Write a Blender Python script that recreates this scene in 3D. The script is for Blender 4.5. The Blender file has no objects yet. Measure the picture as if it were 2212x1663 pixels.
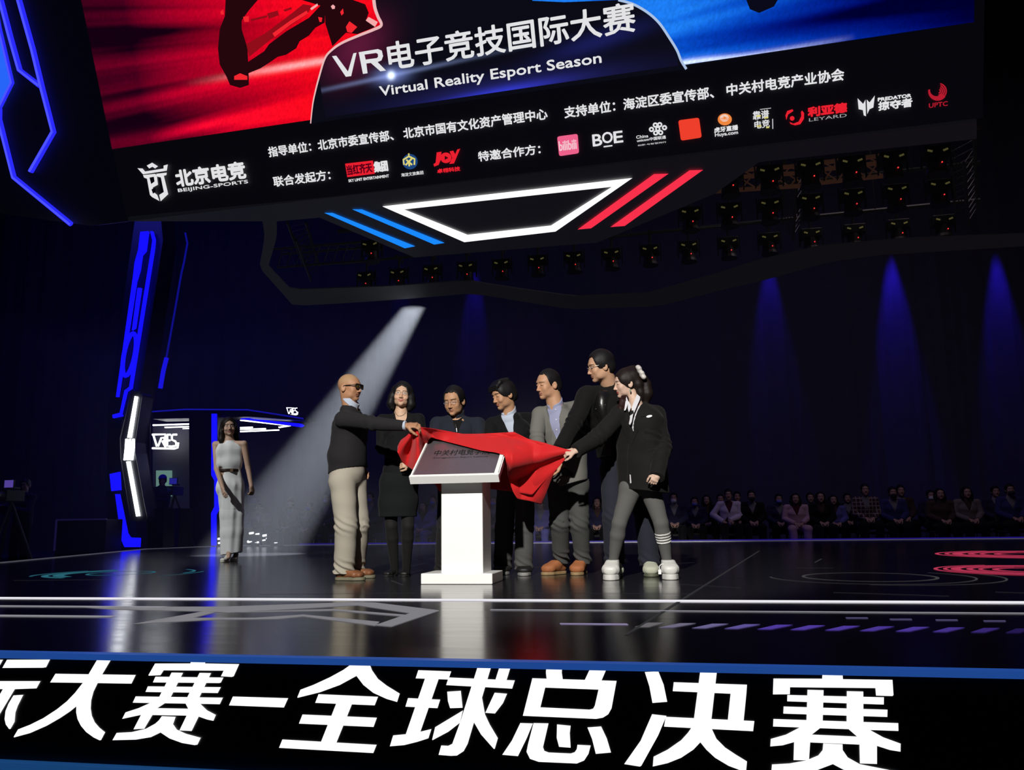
import bpy, bmesh, math, random
import numpy as np
from mathutils import Vector, Matrix
from mathutils.geometry import tessellate_polygon
random.seed(7); rng = np.random.default_rng(7)
S = bpy.context.scene
COL = S.collection

# ------------------------------------------------------------------ camera
IW, IH, FPX, HC = 2212.0, 1663.0, 1750.0, 0.485
def _cam():
    f = FPX; cx, cy = IW/2, IH/2
    h1 = np.array([-cx, -(1139.-cy), -f]); h2 = np.array([IW-cx, -(1107.-cy), -f])
    up = np.cross(h2, h1); up /= np.linalg.norm(up)
    if up[1] < 0: up = -up
    fw = np.array([0, 0, -1.]); fh = fw-up*fw.dot(up); fh /= np.linalg.norm(fh)
    rh = np.cross(fh, up); yw = math.radians(10.9)
    X = rh*math.cos(yw)-fh*math.sin(yw); Y = rh*math.sin(yw)+fh*math.cos(yw)
    return np.array([X, Y, up])
RC = _cam(); CAM = np.array([0., 0., HC])
cam = bpy.data.cameras.new('camera'); cam_o = bpy.data.objects.new('camera', cam); COL.objects.link(cam_o)
M = Matrix.Identity(4)
for i in range(3):
    for j in range(3): M[i][j] = RC[i][j]
M[2][3] = HC
cam_o.matrix_world = M
cam.sensor_fit = 'HORIZONTAL'; cam.sensor_width = 36; cam.lens = FPX/IW*36; cam.clip_start = .05; cam.clip_end = 200
S.camera = cam_o
# ------------------------------------------------------------------ world, exposure, lamps
S.view_settings.view_transform = 'Standard'; S.view_settings.look = 'None'
S.view_settings.exposure = 0; S.view_settings.gamma = 1; S.view_settings.use_curve_mapping = False
w = bpy.data.worlds.new('world'); S.world = w; w.use_nodes = True
w.node_tree.nodes['Background'].inputs[0].default_value = (.1, .12, .5, 1)
w.node_tree.nodes['Background'].inputs[1].default_value = .0025
def lamp(name, kind, loc, target, power, color=(1, 1, 1), size=.1, angle=40, blend=.3, vol=0.0, size_y=None):
    l = bpy.data.lights.new(name, kind); l.energy = power; l.color = color
    if kind == 'SPOT':
        l.spot_size = math.radians(angle); l.spot_blend = blend; l.shadow_soft_size = size
    elif kind == 'AREA':
        l.size = size
        if size_y: l.shape = 'RECTANGLE'; l.size_y = size_y
    else: l.shadow_soft_size = size
    l.volume_factor = vol
    o = bpy.data.objects.new(name, l); COL.objects.link(o); o.location = loc
    d = Vector(target)-Vector(loc); o.rotation_euler = d.to_track_quat('-Z', 'Y').to_euler()
    return o
lamp('front_follow_spot', 'SPOT', (-1.1, -5.5, 6.4), (-1.3, 6.8, .85), 10500, (1, .96, .91), .12, 23, .35)
lamp('runway_spot', 'SPOT', (-9.5, 0, 8.5), (-5.8, 10.0, .9), 5200, (.95, .98, 1), .15, 14, .6)
lamp('beam_spot', 'SPOT', (-3.21, 12.15, 4.92), (-6.1, 12.15, .71), 24000, (.88, .93, 1), .03, 15.5, .5, vol=1.0)
for bx, pw, bz in ((-8.4, 200, 9.9), (-5.9, 1000, 9.7), (3.2, 1500, 9.3), (6.65, 3000, 9.1), (9.45, 2200, 8.9)):
    lamp('backdrop_wash', 'SPOT', (bx, 24.36, bz), (bx-.1, 24.46, 2.0), pw, (.035, .012, 1), .05, 21, .7)
lamp('backdrop_fill', 'AREA', (0, 17.5, 9.5), (0, 24.6, 4), 12, (.22, .22, 1), 10, size_y=3)  # unseen lamp, added to lift the drape out of black
lamp('house_blue', 'AREA', (1, 14.5, 9.0), (1, 19, 0), 55, (.16, .10, 1), 12, size_y=3)  # unseen blue lamp added overhead to lift the dark hall
lamp('house_fill', 'AREA', (4, 12.5, 8.5), (3.5, 18, .4), 75, (1, .80, .85), 3)  # unseen lamp added to brighten the audience
lamp('left_wash', 'AREA', (-13, 13.5, 9), (-19, 23, 3), 150, (.05, .05, 1), 3)  # unseen lamp added to turn the dark left wall blue
lamp('gate_blue', 'AREA', (-9, 13, 8.5), (-11, 15.5, 0), 60, (.08, .06, 1), 3)  # unseen lamp added for blue fill around the left gate
S.cycles.use_denoising = True
S.cycles.max_bounces = 6; S.cycles.volume_bounces = 0; S.cycles.caustics_reflective = False; S.cycles.caustics_refractive = False

# ------------------------------------------------------------------ helpers
def ray(px, py):
    d = RC @ np.array([px-IW/2, -(py-IH/2), -FPX]); return d/np.linalg.norm(d)
def on_z(px, py, z=0.):
    d = ray(px, py); return CAM+d*((z-HC)/d[2])
def on_y(px, py, y):
    d = ray(px, py); return CAM+d*(y/d[1])
def rawobj(name, me, parent=None):
    o = bpy.data.objects.new(name, me); COL.objects.link(o)
    if parent is not None: o.parent = parent; o.matrix_parent_inverse = parent.matrix_world.inverted()
    return o
def tag(o, label=None, cat=None, group=None, kind=None):
    for k, v in (('label', label), ('category', cat), ('group', group), ('kind', kind)):
        if v: o[k] = v
    return o
def thing(name, label, cat, loc=(0, 0, 0), group=None):
    o = bpy.data.objects.new(name, None); COL.objects.link(o); o.location = tuple(float(x) for x in loc)
    o.empty_display_size = .05
    o.matrix_world = Matrix.Translation(o.location)
    return tag(o, label, cat, group)
MATS = {}
def mat(name, color=(.5, .5, .5), rough=.6, metal=0., emit=None, strength=0., bump=None, spec=.5, coat=0., sheen=0., var=0., vcol=None, noise=30., alpha=None):
    if name in MATS: return MATS[name]
    m = bpy.data.materials.new(name); m.use_nodes = True; nt = m.node_tree; b = nt.nodes['Principled BSDF']
    b.inputs['Base Color'].default_value = (*color, 1); b.inputs['Roughness'].default_value = rough
    b.inputs['Metallic'].default_value = metal; b.inputs['Specular IOR Level'].default_value = spec
    b.inputs['Coat Weight'].default_value = coat; b.inputs['Sheen Weight'].default_value = sheen
    if emit is not None:
        b.inputs['Emission Color'].default_value = (*emit, 1); b.inputs['Emission Strength'].default_value = strength
    if alpha is not None: b.inputs['Alpha'].default_value = alpha
    if vcol:
        a = nt.nodes.new('ShaderNodeVertexColor'); a.layer_name = vcol
        nt.links.new(a.outputs[0], b.inputs['Base Color'])
    if var or bump:
        tc = nt.nodes.new('ShaderNodeTexCoord'); n = nt.nodes.new('ShaderNodeTexNoise')
        n.inputs['Scale'].default_value = noise; n.inputs['Detail'].default_value = 4
        nt.links.new(tc.outputs['Object'], n.inputs['Vector'])
        if var and not vcol:
            r = nt.nodes.new('ShaderNodeMapRange'); r.inputs[3].default_value = 1-var; r.inputs[4].default_value = 1+var
            nt.links.new(n.outputs[0], r.inputs[0])
            v = nt.nodes.new('ShaderNodeVectorMath'); v.operation = 'SCALE'; v.inputs[0].default_value = color
            nt.links.new(r.outputs[0], v.inputs['Scale']); nt.links.new(v.outputs[0], b.inputs['Base Color'])
        if bump:
            bp = nt.nodes.new('ShaderNodeBump'); bp.inputs['Strength'].default_value = bump; bp.inputs['Distance'].default_value = .01
            nt.links.new(n.outputs[0], bp.inputs['Height']); nt.links.new(bp.outputs[0], b.inputs['Normal'])
    MATS[name] = m; return m
def glow(name, color, s=1.):
    if name in MATS: return MATS[name]
    m = bpy.data.materials.new(name); m.use_nodes = True; nt = m.node_tree
    nt.nodes.remove(nt.nodes['Principled BSDF']); e = nt.nodes.new('ShaderNodeEmission')
    e.inputs[0].default_value = (*color, 1); e.inputs[1].default_value = s
    nt.links.new(e.outputs[0], nt.nodes['Material Output'].inputs[0]); MATS[name] = m; return m
class MB:
    """collects geometry for ONE mesh"""
    def __init__(s): s.v = []; s.f = []; s.mi = []
    def add(s, vs, fs, mi=0):
        k = len(s.v); s.v += [tuple(float(c) for c in p) for p in vs]
        s.f += [tuple(i+k for i in f) for f in fs]; s.mi += [mi]*len(fs); return s
    def box(s, c, size, rot=None, mi=0):
        hx, hy, hz = (x/2 for x in size)
        vs = [Vector((x, y, z)) for z in (-hz, hz) for y in (-hy, hy) for x in (-hx, hx)]
        if rot is not None: vs = [rot @ p for p in vs]
        vs = [p+Vector(c) for p in vs]
        return s.add(vs, [(0, 2, 3, 1), (4, 5, 7, 6), (0, 1, 5, 4), (2, 6, 7, 3), (0, 4, 6, 2), (1, 3, 7, 5)], mi)
    def tube(s, pts, r, n=10, mi=0, flat=1.):
        pts = [np.array(p, float) for p in pts]; rs = r if hasattr(r, '__len__') else [r]*len(pts)
        rings = []; prev = None
        for i, p in enumerate(pts):
            d = pts[min(i+1, len(pts)-1)]-pts[max(i-1, 0)]; d /= np.linalg.norm(d)+1e-9
            a = np.array([0, 0, 1.]) if abs(d[2]) < .9 else np.array([1., 0, 0])
            if prev is not None: a = prev
            u = a-d*a.dot(d); u /= np.linalg.norm(u); prev = u; w = np.cross(d, u)
            rings.append([p+rs[i]*(u*math.cos(t)+w*flat*math.sin(t)) for t in np.linspace(0, 2*math.pi, n, endpoint=False)])
        vs = [q for R in rings for q in R]; fs = []
        for i in range(len(rings)-1):
            for j in range(n): fs.append((i*n+j, i*n+(j+1) % n, (i+1)*n+(j+1) % n, (i+1)*n+j))
        fs.append(tuple(range(n-1, -1, -1))); fs.append(tuple(range((len(rings)-1)*n, len(rings)*n)))
        return s.add(vs, fs, mi)
    def prism(s, outline, off, mi=0):
        """planar outline (3D points) given thickness by vector off"""
        n = len(outline); o = [np.array(p, float) for p in outline]; off = np.array(off, float)
        tris = tessellate_polygon([[Vector(p) for p in o]])
        fs = [tuple(t) for t in tris]+[tuple(i+n for i in t[::-1]) for t in tris]
        fs += [(i, (i+1) % n, n+(i+1) % n, n+i) for i in range(n)]
        return s.add(o+[p+off for p in o], fs, mi)
    def poly(s, outline, holes=(), mi=0):
        loops = [[Vector(tuple(p)) for p in outline]]+[[Vector(tuple(p)) for p in h] for h in holes]
        flat = [p for L in loops for p in L]
        return s.add(flat, [tuple(t) for t in tessellate_polygon(loops)], mi)
    def build(s, name, mats, parent=None, smooth=False):
        me = bpy.data.meshes.new(name); me.from_pydata(s.v, [], s.f); me.update()
        for m in (mats if isinstance(mats, (list, tuple)) else [mats]): me.materials.append(m)
        if any(s.mi): me.polygons.foreach_set('material_index', s.mi)
        if smooth: me.polygons.foreach_set('use_smooth', [True]*len(me.polygons))
        return rawobj(name, me, parent)
def curve_pts(pts, n=8):
    """Catmull-Rom through pts"""
    P = [np.array(p, float) for p in pts]; out = []
    for i in range(len(P)-1):
        p0 = P[max(i-1, 0)]; p1 = P[i]; p2 = P[i+1]; p3 = P[min(i+2, len(P)-1)]
        for t in np.linspace(0, 1, n, endpoint=False):
            out.append(.5*((2*p1)+(-p0+p2)*t+(2*p0-5*p1+4*p2-p3)*t*t+(-p0+3*p1-3*p2+p3)*t**3))
    out.append(P[-1]); return out
_tc = {}
def glyphs(body):
    """verts (Nx2) and faces of a text in the built-in font, capital height 1"""
    if body in _tc: return _tc[body]
    c = bpy.data.curves.new('t', 'FONT'); c.body = body; c.resolution_u = 3
    o = bpy.data.objects.new('t', c); COL.objects.link(o)
    dg = bpy.context.evaluated_depsgraph_get(); me = o.evaluated_get(dg).to_mesh()
    v = np.array([(p.co.x, p.co.y) for p in me.vertices]); f = [tuple(q.vertices) for q in me.polygons]
    o.evaluated_get(dg).to_mesh_clear(); bpy.data.objects.remove(o); bpy.data.curves.remove(c)
    _tc[body] = (v, f); return v, f
def pieces(body, gap=.32):
    """faces of a text grouped into words at the wide gaps"""
    v, f = glyphs(body); ex = sorted((min(v[i, 0] for i in q), max(v[i, 0] for i in q), q) for q in f); out = []; end = -9
    for a, b, q in ex:
        if a > end+gap: out.append([])
        out[-1].append(q); end = max(end, b)
    return out
class Plane:
    """a flat panel in the place: origin, right, up, normal (towards the viewer)"""
    def __init__(s, o, e, v):
        s.o = np.array(o, float); s.e = np.array(e, float); s.v = np.array(v, float); s.n = np.cross(s.e, s.v)
    def uv(s, px, py):
        d = ray(px, py); t = (s.o-CAM).dot(s.n)/d.dot(s.n); p = CAM+d*t-s.o; return np.array([p.dot(s.e), p.dot(s.v)])
    def P(s, u, v, h=0.): return s.o+s.e*u+s.v*v+s.n*h
    def px(s, pts, h=0.): return [s.P(*s.uv(*p), h) for p in pts]
    def text(s, mb, body, bl, br, tl, bold=.03, h=.004, cap=False, mi=0, shear=0., part=None):
        v, f = glyphs(body); v = v.copy(); v[:, 0] += v[:, 1]*shear
        a, b, c = s.uv(*bl), s.uv(*br), s.uv(*tl)
        lo, hi = v.min(0), v.max(0)
        if cap: lo[1] = 0; hi[1] = .729
        hh = c[1]-a[1]; sx = (b[0]-a[0])/(hi[0]-lo[0]); sy = hh/(hi[1]-lo[1])
        q = np.stack([a[0]+(v[:, 0]-lo[0])*sx, a[1]+(v[:, 1]-lo[1])*sy], 1)
        if part is not None: f = pieces(body)[part]
        r = bold*hh
        offs = [(0, 0)] if bold == 0 else [(r*math.cos(t), r*math.sin(t)) for t in np.linspace(0, 2*math.pi, 8, endpoint=False)]
        for k, (dx, dy) in enumerate(offs):
            mb.add([s.P(x+dx, y+dy, h+k*.00012) for x, y in q], f, mi)
        return mb
# ------------------------------------------------------------------ the hall
dark = mat('black_wall_paint', (.03, .03, .04), .9)
drape = mat('black_drape', (.06, .06, .075), .95, noise=3, var=.2)
def struct(name, mb, m, parent=None):
    o = mb.build(name, m, parent); o['kind'] = 'structure'; return o
def pleated(y, x0, x1, z0, z1, amp=.015, n=420):
    mb = MB(); xs = np.linspace(x0, x1, n)
    yy = y+amp*np.sin(xs*7)+amp*.5*np.sin(xs*17.3+1)
    vs = [(x, q, z) for z in (z0, z1) for x, q in zip(xs, yy)]
    return mb.add(vs, [(i, i+1, n+i+1, n+i) for i in range(n-1)])
struct('wall_back', pleated(24.6, -24, 24, -1.2, 14), drape)
m = MB(); m.box((-24, 12, 6.4), (.2, 26, 15.2)); struct('wall_left', m, dark)
m = MB(); m.box((24, 12, 6.4), (.2, 26, 15.2)); struct('wall_right', m, dark)
m = MB(); m.box((0, 12, 14.1), (48.2, 26, .2)); struct('ceiling', m, dark)
m = MB(); m.box((0, 11, -1.3), (48, 30, .2)); struct('floor_house', m, mat('dark_carpet', (.012, .012, .02), .9))
# audience riser behind the stage
m = MB(); m.box((2, 20.95, -.72), (42, 7.0, .96)); struct('floor_riser', m, mat('riser_carpet', (.03, .03, .05), .85))
# stage deck
deck = [(-7.6, 2.9), (14, 2.9), (14, 17.1), (-9.9, 17.0), (-10.65, 15.2), (-9.15, 9.86)]
m = MB(); m.prism([(x, y, 0) for x, y in deck], (0, 0, -.3))
stage_m = mat('gloss_black_stage_vinyl', (.020, .020, .022), .16, spec=.55)
nt = stage_m.node_tree
tc = nt.nodes.new('ShaderNodeTexCoord'); mp = nt.nodes.new('ShaderNodeMapping'); mp.inputs['Scale'].default_value = (.5, 4, 1)
ns = nt.nodes.new('ShaderNodeTexNoise'); ns.inputs['Scale'].default_value = 3; ns.inputs['Detail'].default_value = 5
mr = nt.nodes.new('ShaderNodeMapRange'); mr.inputs[3].default_value = .12; mr.inputs[4].default_value = .23
nt.links.new(tc.outputs['Object'], mp.inputs[0]); nt.links.new(mp.outputs[0], ns.inputs['Vector']); nt.links.new(ns.outputs[0], mr.inputs[0])
nt.links.new(mr.outputs[0], nt.nodes['Principled BSDF'].inputs['Roughness'])
floor_stage = struct('floor_stage', m, stage_m)
# deck graphics: LED line, and prints with light on them painted as glow
def floor_poly(name, polys, m, z=.002):
    mb = MB()
    for p in polys: mb.poly([(*on_z(x, y, z)[:2], z) for x, y in p])
    return mb.build(name, m, floor_stage)
def strip(mb, x0, x1, y0, y1, z=.003): mb.add([(x0, y0, z), (x1, y0, z), (x1, y1, z), (x0, y1, z)], [(0, 1, 2, 3)])
mb = MB(); strip(mb, -7.9, 13.9, 4.94, 5.06); mb.build('light_line', glow('white_floor_led', (.95, .93, 1), .9), floor_stage)
mb = MB(); strip(mb, -7.8, -3.0, 4.47, 4.53); strip(mb, -1.0, 13.9, 4.45, 4.49)
strip(mb, -7.6, -2.98, 3.99, 4.05); mb.build('pale_line', glow('pale_floor_print', (.5, .5, .56), .55), floor_stage)
def c0(p): return [(.5*x, 1240+.5*y) for x, y in p]
floor_poly('emblem_print', [c0(p) for p in (
    [(320, 140), (960, 140), (1540, 120), (1620, 122), (1900, 156), (1690, 226), (1620, 220), (1770, 168), (1545, 134), (985, 166), (880, 160), (500, 152)],
    [(570, 215), (880, 160), (930, 164), (835, 188), (1100, 188), (1310, 174), (1640, 205), (1620, 222), (1310, 182), (1200, 193), (900, 197)],
    [(985, 164), (1440, 150), (1770, 176), (1740, 182), (1440, 157), (1060, 164)])], glow('grey_floor_print', (.5, .49, .53), .42))
def c1r(p): return [(1106+.5*x, 1140+.5*y) for x, y in p]
xs = [(528, 660), (632, 797), (775, 937), (915, 1075), (1058, 1215), (1200, 1355), (1350, 1505), (1500, 1653), (1655, 1805), (1815, 1958), (1980, 2110), (2130, 2250)]
for i, (a, b) in enumerate(xs):
    yb = 428+i*2.3; yt = yb-19; t = min(1, i/4); f = [.22, .3, .34, .34, .34, .34, .32, .3, .3, .25, .16, .08][i]
    colr = np.array([.6, .58, .62])*(1-t)+np.array([.22, .12, .95])*t
    floor_poly('hatch_mark', [c1r([(a, yb), (a+62, yb), (b, yt), (b-72, yt)])], glow('hatch_print_%d' % i, tuple(colr), f))  # purple lamp light on the print put in as glow
floor_poly('dash_line', [c1r([(205, 411), (495, 413), (505, 419), (210, 416)])], glow('lavender_print', (.42, .36, .6), .6))
floor_poly('dash_line', [c1r([(x, y), (x+95, y), (x+100, y+5), (x+5, y+5)]) for x, y in ((1440, 386), (1630, 392), (1828, 395), (2035, 399))], glow('dim_print', (.2, .17, .4), .35))
def ring(mb, c, r0, r1, a0=0, a1=360, z=.0022, n=72):
    t = np.radians(np.linspace(a0, a1, n))
    vs = [(c[0]+r*math.cos(q), c[1]+r*math.sin(q), z) for r in (r0, r1) for q in t]
    mb.add(vs, [(i, i+1, n+i+1, n+i) for i in range(n-1)])
pk = glow('pink_floor_print', (.9, .07, .17), .5)
for (px, py, sc) in ((2232, 1231, .76), (2236, 1197, 1.05)):
    c = on_z(px, py); mb = MB()
    for k, (a, b, s0, s1) in enumerate(((.96, 1.0, 100, 260), (.86, .9, 0, 360), (.72, .82, 60, 300), (.6, .66, 0, 360), (.5, .54, 90, 330), (.34, .4, 0, 360))):
        ring(mb, c, sc*a, sc*b, s0, s1)
    mb.build('target_print', pk, floor_stage)
c = on_z(262, 1238); mb = MB()
for a, b, s0, s1 in ((.80, .83, 150, 215), (.66, .72, 130, 260), (.52, .62, 130, 250), (.69, .72, 0, 60), (.3, .33, 0, 360), (.80, .82, 330, 380)): ring(mb, c, a, b, s0, s1)
mb.build('target_print', glow('cyan_floor_print', (.05, .28, .38), .42), floor_stage)
c = on_z(1876, 1246); mb = MB(); ring(mb, c, .475, .5); ring(mb, c, .74, .755, 180, 400); ring(mb, (c[0]+.12, c[1]), .82, .835, 250, 380)
mb.build('circle_print', glow('faint_floor_print', (.16, .16, .17), .3), floor_stage)
mb = MB()
for a, b in (((1640, 1190), (1352, 1372)), ((1470, 1262), (1600, 1270)), ((1090, 1230), (1200, 1222)), ((845, 1254), (871, 1264)), ((560, 1284), (900, 1281)), ((1100, 1281), (1500, 1283)), ((30, 1254), (240, 1252)), ((1720, 1227), (1800, 1227)), ((1800, 1280), (2050, 1288)), ((1500, 1215), (1380, 1222)), ((1760, 1215), (1775, 1207)), ((2150, 1279), (2212, 1281))):
    A, B = on_z(*a), on_z(*b); d = (B-A)/np.linalg.norm(B-A); q = np.array([-d[1], d[0], 0])*.008
    mb.add([(*(p)[:2], .0025) for p in (A-q, B-q, B+q, A+q)], [(0, 1, 2, 3)])
mb.build('seam_line', glow('seam_print', (.12, .12, .13), .26), floor_stage)
# pale rim along the far and left edges of the deck, light painted as glow
mb = MB()
for i in (2, 3, 4):
    A = np.array([*deck[i], 0.]); B = np.array([*deck[(i+1) % 6], 0.]); d = (B-A)/np.linalg.norm(B-A); q = np.array([-d[1], d[0], 0])*.05
    mb.prism([A+(0, 0, .012), B+(0, 0, .012), B+q+(0, 0, .012), A+q+(0, 0, .012)], (0, 0, -.011))
mb.build('edge_rim', mat('pale_metal_rim', (.35, .35, .38), .35, .4, emit=(.5, .5, .6), strength=.12), floor_stage)
# ------------------------------------------------------------------ front trims and the LED banner
blue_t = mat('blue_edge_light', (.03, .1, .4), .4, emit=(.012, .06, .27), strength=1.)  # the lip is no lamp; blue light on it put in as glow
m = MB(); m.box((3, 2.87, -.007), (24, .05, .022)); struct('trim_1', m, blue_t)
m = MB(); m.box((3, 2.87, -.412), (24, .05, .026)); struct('trim_2', m, mat('blue_edge_light_low', (.03, .1, .3), .4, emit=(.008, .05, .16), strength=1.))  # same painted blue glow on the lower trim
m = MB(); m.box((3, 2.93, -.85), (24, .06, .84)); struct('wall_front', m, dark)
m = MB(); m.box((2, 17.30, -.10), (20.5, .06, .26)); struct('trim_3', m, mat('blue_riser_edge', (.02, .02, .08), .6, emit=(.010, .004, .16), strength=1.))  # strip added, its glow standing for blue light along the riser edge
ban = thing('led_banner_screen', 'long black LED banner with giant white characters along the front edge of the stage', 'screen', (0, 2.88, -.4))
m = MB(); m.box((3, 2.895, -.208), (23.9, .03, .378)); m.build('display_panel', mat('led_panel_black', (.006, .006, .008), .45), ban)
GL = {}
def gl(key, x0, y0, sc, polys): GL.setdefault(key, []).extend([([(x0+sc*a, y0+sc*b) for a, b in p[0]], [[(x0+sc*a, y0+sc*b) for a, b in h] for h in p[1:]]) for p in [q if isinstance(q[0], list) else [q] for q in polys]])
gl('ji', 0, 1400, .1443, [[(35, 295), (105, 172), (748, 170), (690, 285), (640, 292)], [(-150, 172), (45, 172), (-5, 260), (-150, 260)], [(-150, 492), (608, 492), (548, 600), (230, 612), (52, 612), (-150, 612)],
   [(52, 600), (232, 600), (0, 985), (-100, 1150), (-260, 1150)], [(205, 705), (352, 697), (270, 860), (235, 960), (222, 1100), (160, 1208), (140, 1208), (90, 1140), (72, 1060), (85, 940), (130, 830)],
   [(-120, 720), (-20, 720), (-220, 1060), (-330, 1060)], [(-420, 170), (-150, 172), (-150, 260), (-330, 260), (-620, 1250), (-760, 1250)], [(-250, 240), (-150, 250), (-260, 480), (-200, 640), (-330, 800), (-520, 800), (-420, 690), (-340, 620), (-380, 470)]])
gl('da', 0, 1400, .1443, [[(1470, 145), (1675, 148), (1530, 392), (2032, 400), (1968, 530), (1462, 522), (1400, 650), (1365, 780), (1358, 900), (1375, 1010), (1420, 1110), (1490, 1190), (1574, 1258), (1512, 1375), (1490, 1378), (1400, 1335), (1290, 1255), (1210, 1160), (1160, 1060), (1140, 960), (1142, 870), (1050, 945), (900, 1045), (700, 1160), (450, 1270), (210, 1335), (205, 1325), (270, 1215), (450, 1145), (650, 1045), (850, 915), (1000, 795), (1120, 670), (1240, 518), (750, 512), (830, 382), (1325, 390)]])
gl('sai', 240, 1400, .1808, [[(970, 135), (1142, 137), (1120, 182), (1530, 190), (1465, 335), (1440, 343), (1312, 335), (1345, 268), (628, 264), (590, 322), (450, 328), (445, 322), (525, 183), (945, 182)],
   [(530, 340), (1342, 350), (1312, 410), (1290, 416), (500, 408)], [(440, 455), (1312, 465), (1275, 535), (412, 522)], [(295, 575), (1337, 590), (1300, 668), (260, 650)], [(545, 715), (940, 722), (920, 804), (485, 797)],
   [(725, 290), (862, 293), (720, 575), (640, 660), (560, 712), (495, 800), (400, 960), (270, 968), (360, 795), (135, 843), (175, 765), (330, 715), (475, 650), (580, 575)],
   [(1060, 293), (1197, 296), (1060, 582), (1075, 668), (1150, 740), (1255, 795), (1225, 866), (1150, 850), (1050, 815), (965, 988), (820, 980), (905, 804), (925, 722), (895, 665), (915, 580)],
   [(610, 810), (775, 817), (745, 905), (790, 970), (900, 1020), (1075, 1068), (1035, 1150), (1000, 1155), (850, 1130), (700, 1075), (595, 1005), (480, 1060), (300, 1090), (20, 1097), (70, 1010), (250, 1000), (420, 960), (530, 900), (575, 860)]])
gl('dash', 240, 1400, .1808, [[(1455, 577), (2115, 597), (2065, 708), (1408, 683)]])
gl('quan', 590, 1410, .14435, [[(1200, 148), (1440, 155), (1480, 260), (1570, 390), (1700, 490), (1895, 610), (1855, 735), (1700, 690), (1500, 600), (1350, 480), (1247, 345), (1000, 480), (700, 590), (368, 672), (362, 665), (408, 552), (600, 480), (850, 365), (1050, 255)],
   [(680, 618), (1570, 657), (1520, 785), (630, 748)], [(440, 922), (1553, 970), (1503, 1108), (387, 1058)], [(140, 1295), (1550, 1375), (1500, 1498), (90, 1420)], [(945, 760), (1180, 770), (950, 1340), (718, 1330)]])
gl('qiu', 830, 1420, .14435, [[(510, 190), (1002, 208), (960, 330), (470, 312)], [(612, 310), (815, 320), (540, 1115), (320, 1155)], [(357, 607), (838, 630), (797, 758), (318, 735)], [(135, 1165), (320, 1147), (540, 1110), (707, 1070), (662, 1208), (500, 1260), (300, 1310), (85, 1328)],
   [(965, 298), (1955, 342), (1915, 465), (928, 412)], [(1405, 120), (1605, 125), (1465, 600), (1510, 850), (1580, 1000), (1702, 1205), (1655, 1365), (1640, 1365), (1450, 1150), (1345, 970), (1250, 1290), (1190, 1400), (1090, 1465), (1000, 1470), (815, 1455), (855, 1315), (960, 1320), (1020, 1290), (1140, 960)],
   [(1720, 160), (1885, 165), (1830, 345), (1665, 335)], [(945, 510), (1148, 497), (1175, 750), (988, 757), (955, 650)], [(765, 1040), (1180, 790), (1135, 975), (960, 1110), (725, 1235), (720, 1225)], [(1655, 525), (1840, 540), (1780, 680), (1660, 835), (1515, 825)]])
gl('zong', 1080, 1420, .14435, [[(692, 143), (928, 147), (925, 230), (940, 330), (700, 330), (688, 230)], [(1355, 155), (1597, 165), (1515, 355), (1265, 345)],
   [[(485, 310), (1745, 350), (1670, 760), (1620, 850), (1540, 900), (1440, 918), (343, 872)], [(677, 450), (1475, 480), (1420, 720), (1395, 765), (1340, 780), (605, 745)]],
   [(305, 980), (493, 986), (400, 1210), (270, 1475), (35, 1455), (180, 1240)], [(503, 980), (727, 985), (645, 1340), (665, 1395), (730, 1420), (1060, 1435), (1120, 1415), (1150, 1370), (1160, 1305), (1358, 1315), (1325, 1440), (1260, 1540), (1150, 1585), (580, 1560), (450, 1515), (398, 1410), (420, 1300)],
   [(855, 1000), (1058, 1020), (1045, 1130), (1058, 1348), (885, 1335), (850, 1200)], [(1310, 1045), (1515, 1030), (1600, 1210), (1662, 1420), (1435, 1440), (1380, 1220)]])
gl('jue', 1340, 1420, .14613, [[(362, 215), (562, 205), (640, 400), (693, 655), (475, 672), (430, 430)], [(470, 838), (682, 862), (560, 1150), (310, 1600), (290, 1612), (57, 1575), (300, 1230)], [(790, 365), (1872, 402), (1862, 545), (775, 497)], [(1630, 530), (1862, 540), (1822, 945), (1588, 930)],
   [(1183, 187), (1428, 195), (1345, 930), (1355, 1060), (1420, 1200), (1550, 1330), (1700, 1430), (1872, 1535), (1860, 1663), (1840, 1690), (1600, 1600), (1400, 1480), (1270, 1360), (1183, 1252), (1080, 1360), (900, 1480), (700, 1560), (480, 1610), (492, 1465), (700, 1360), (900, 1220), (1000, 1110), (1045, 1045), (1090, 890)], [(672, 875), (1980, 938), (1962, 1088), (646, 1020)]])
gl('sai2', 1640, 1430, .14467, [[(945, 175), (1245, 180), (1250, 255), (1990, 265), (2005, 490), (1990, 507), (1745, 500), (1735, 388), (460, 375), (458, 480), (205, 482), (213, 245), (940, 248)],
   [(420, 490), (1862, 525), (1860, 633), (418, 585)], [(365, 662), (1915, 710), (1912, 818), (360, 768)], [(212, 848), (2075, 910), (2078, 1027), (207, 960)], [(775, 1080), (1470, 1110), (1505, 1230), (750, 1197)],
   [(720, 412), (960, 418), (945, 960), (900, 990), (785, 1080), (760, 1197), (742, 1465), (512, 1460), (520, 1192), (350, 1240), (165, 1257), (172, 1145), (400, 1080), (600, 975), (705, 860)],
   [(1307, 432), (1552, 438), (1555, 890), (1665, 1018), (1850, 1120), (2110, 1215), (2108, 1335), (1950, 1310), (1757, 1248), (1757, 1518), (1502, 1510), (1495, 1228), (1460, 1110), (1340, 1005), (1303, 880)],
   [(955, 1210), (1242, 1225), (1245, 1310), (1320, 1420), (1500, 1520), (1900, 1600), (2100, 1640), (2090, 1800), (1700, 1760), (1250, 1600), (1098, 1520), (860, 1610), (500, 1720), (170, 1760), (190, 1525), (450, 1510), (700, 1465), (880, 1390), (945, 1310)]])
fas = Plane((0, 2.878, 0), (1, 0, 0), (0, 0, 1))
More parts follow.
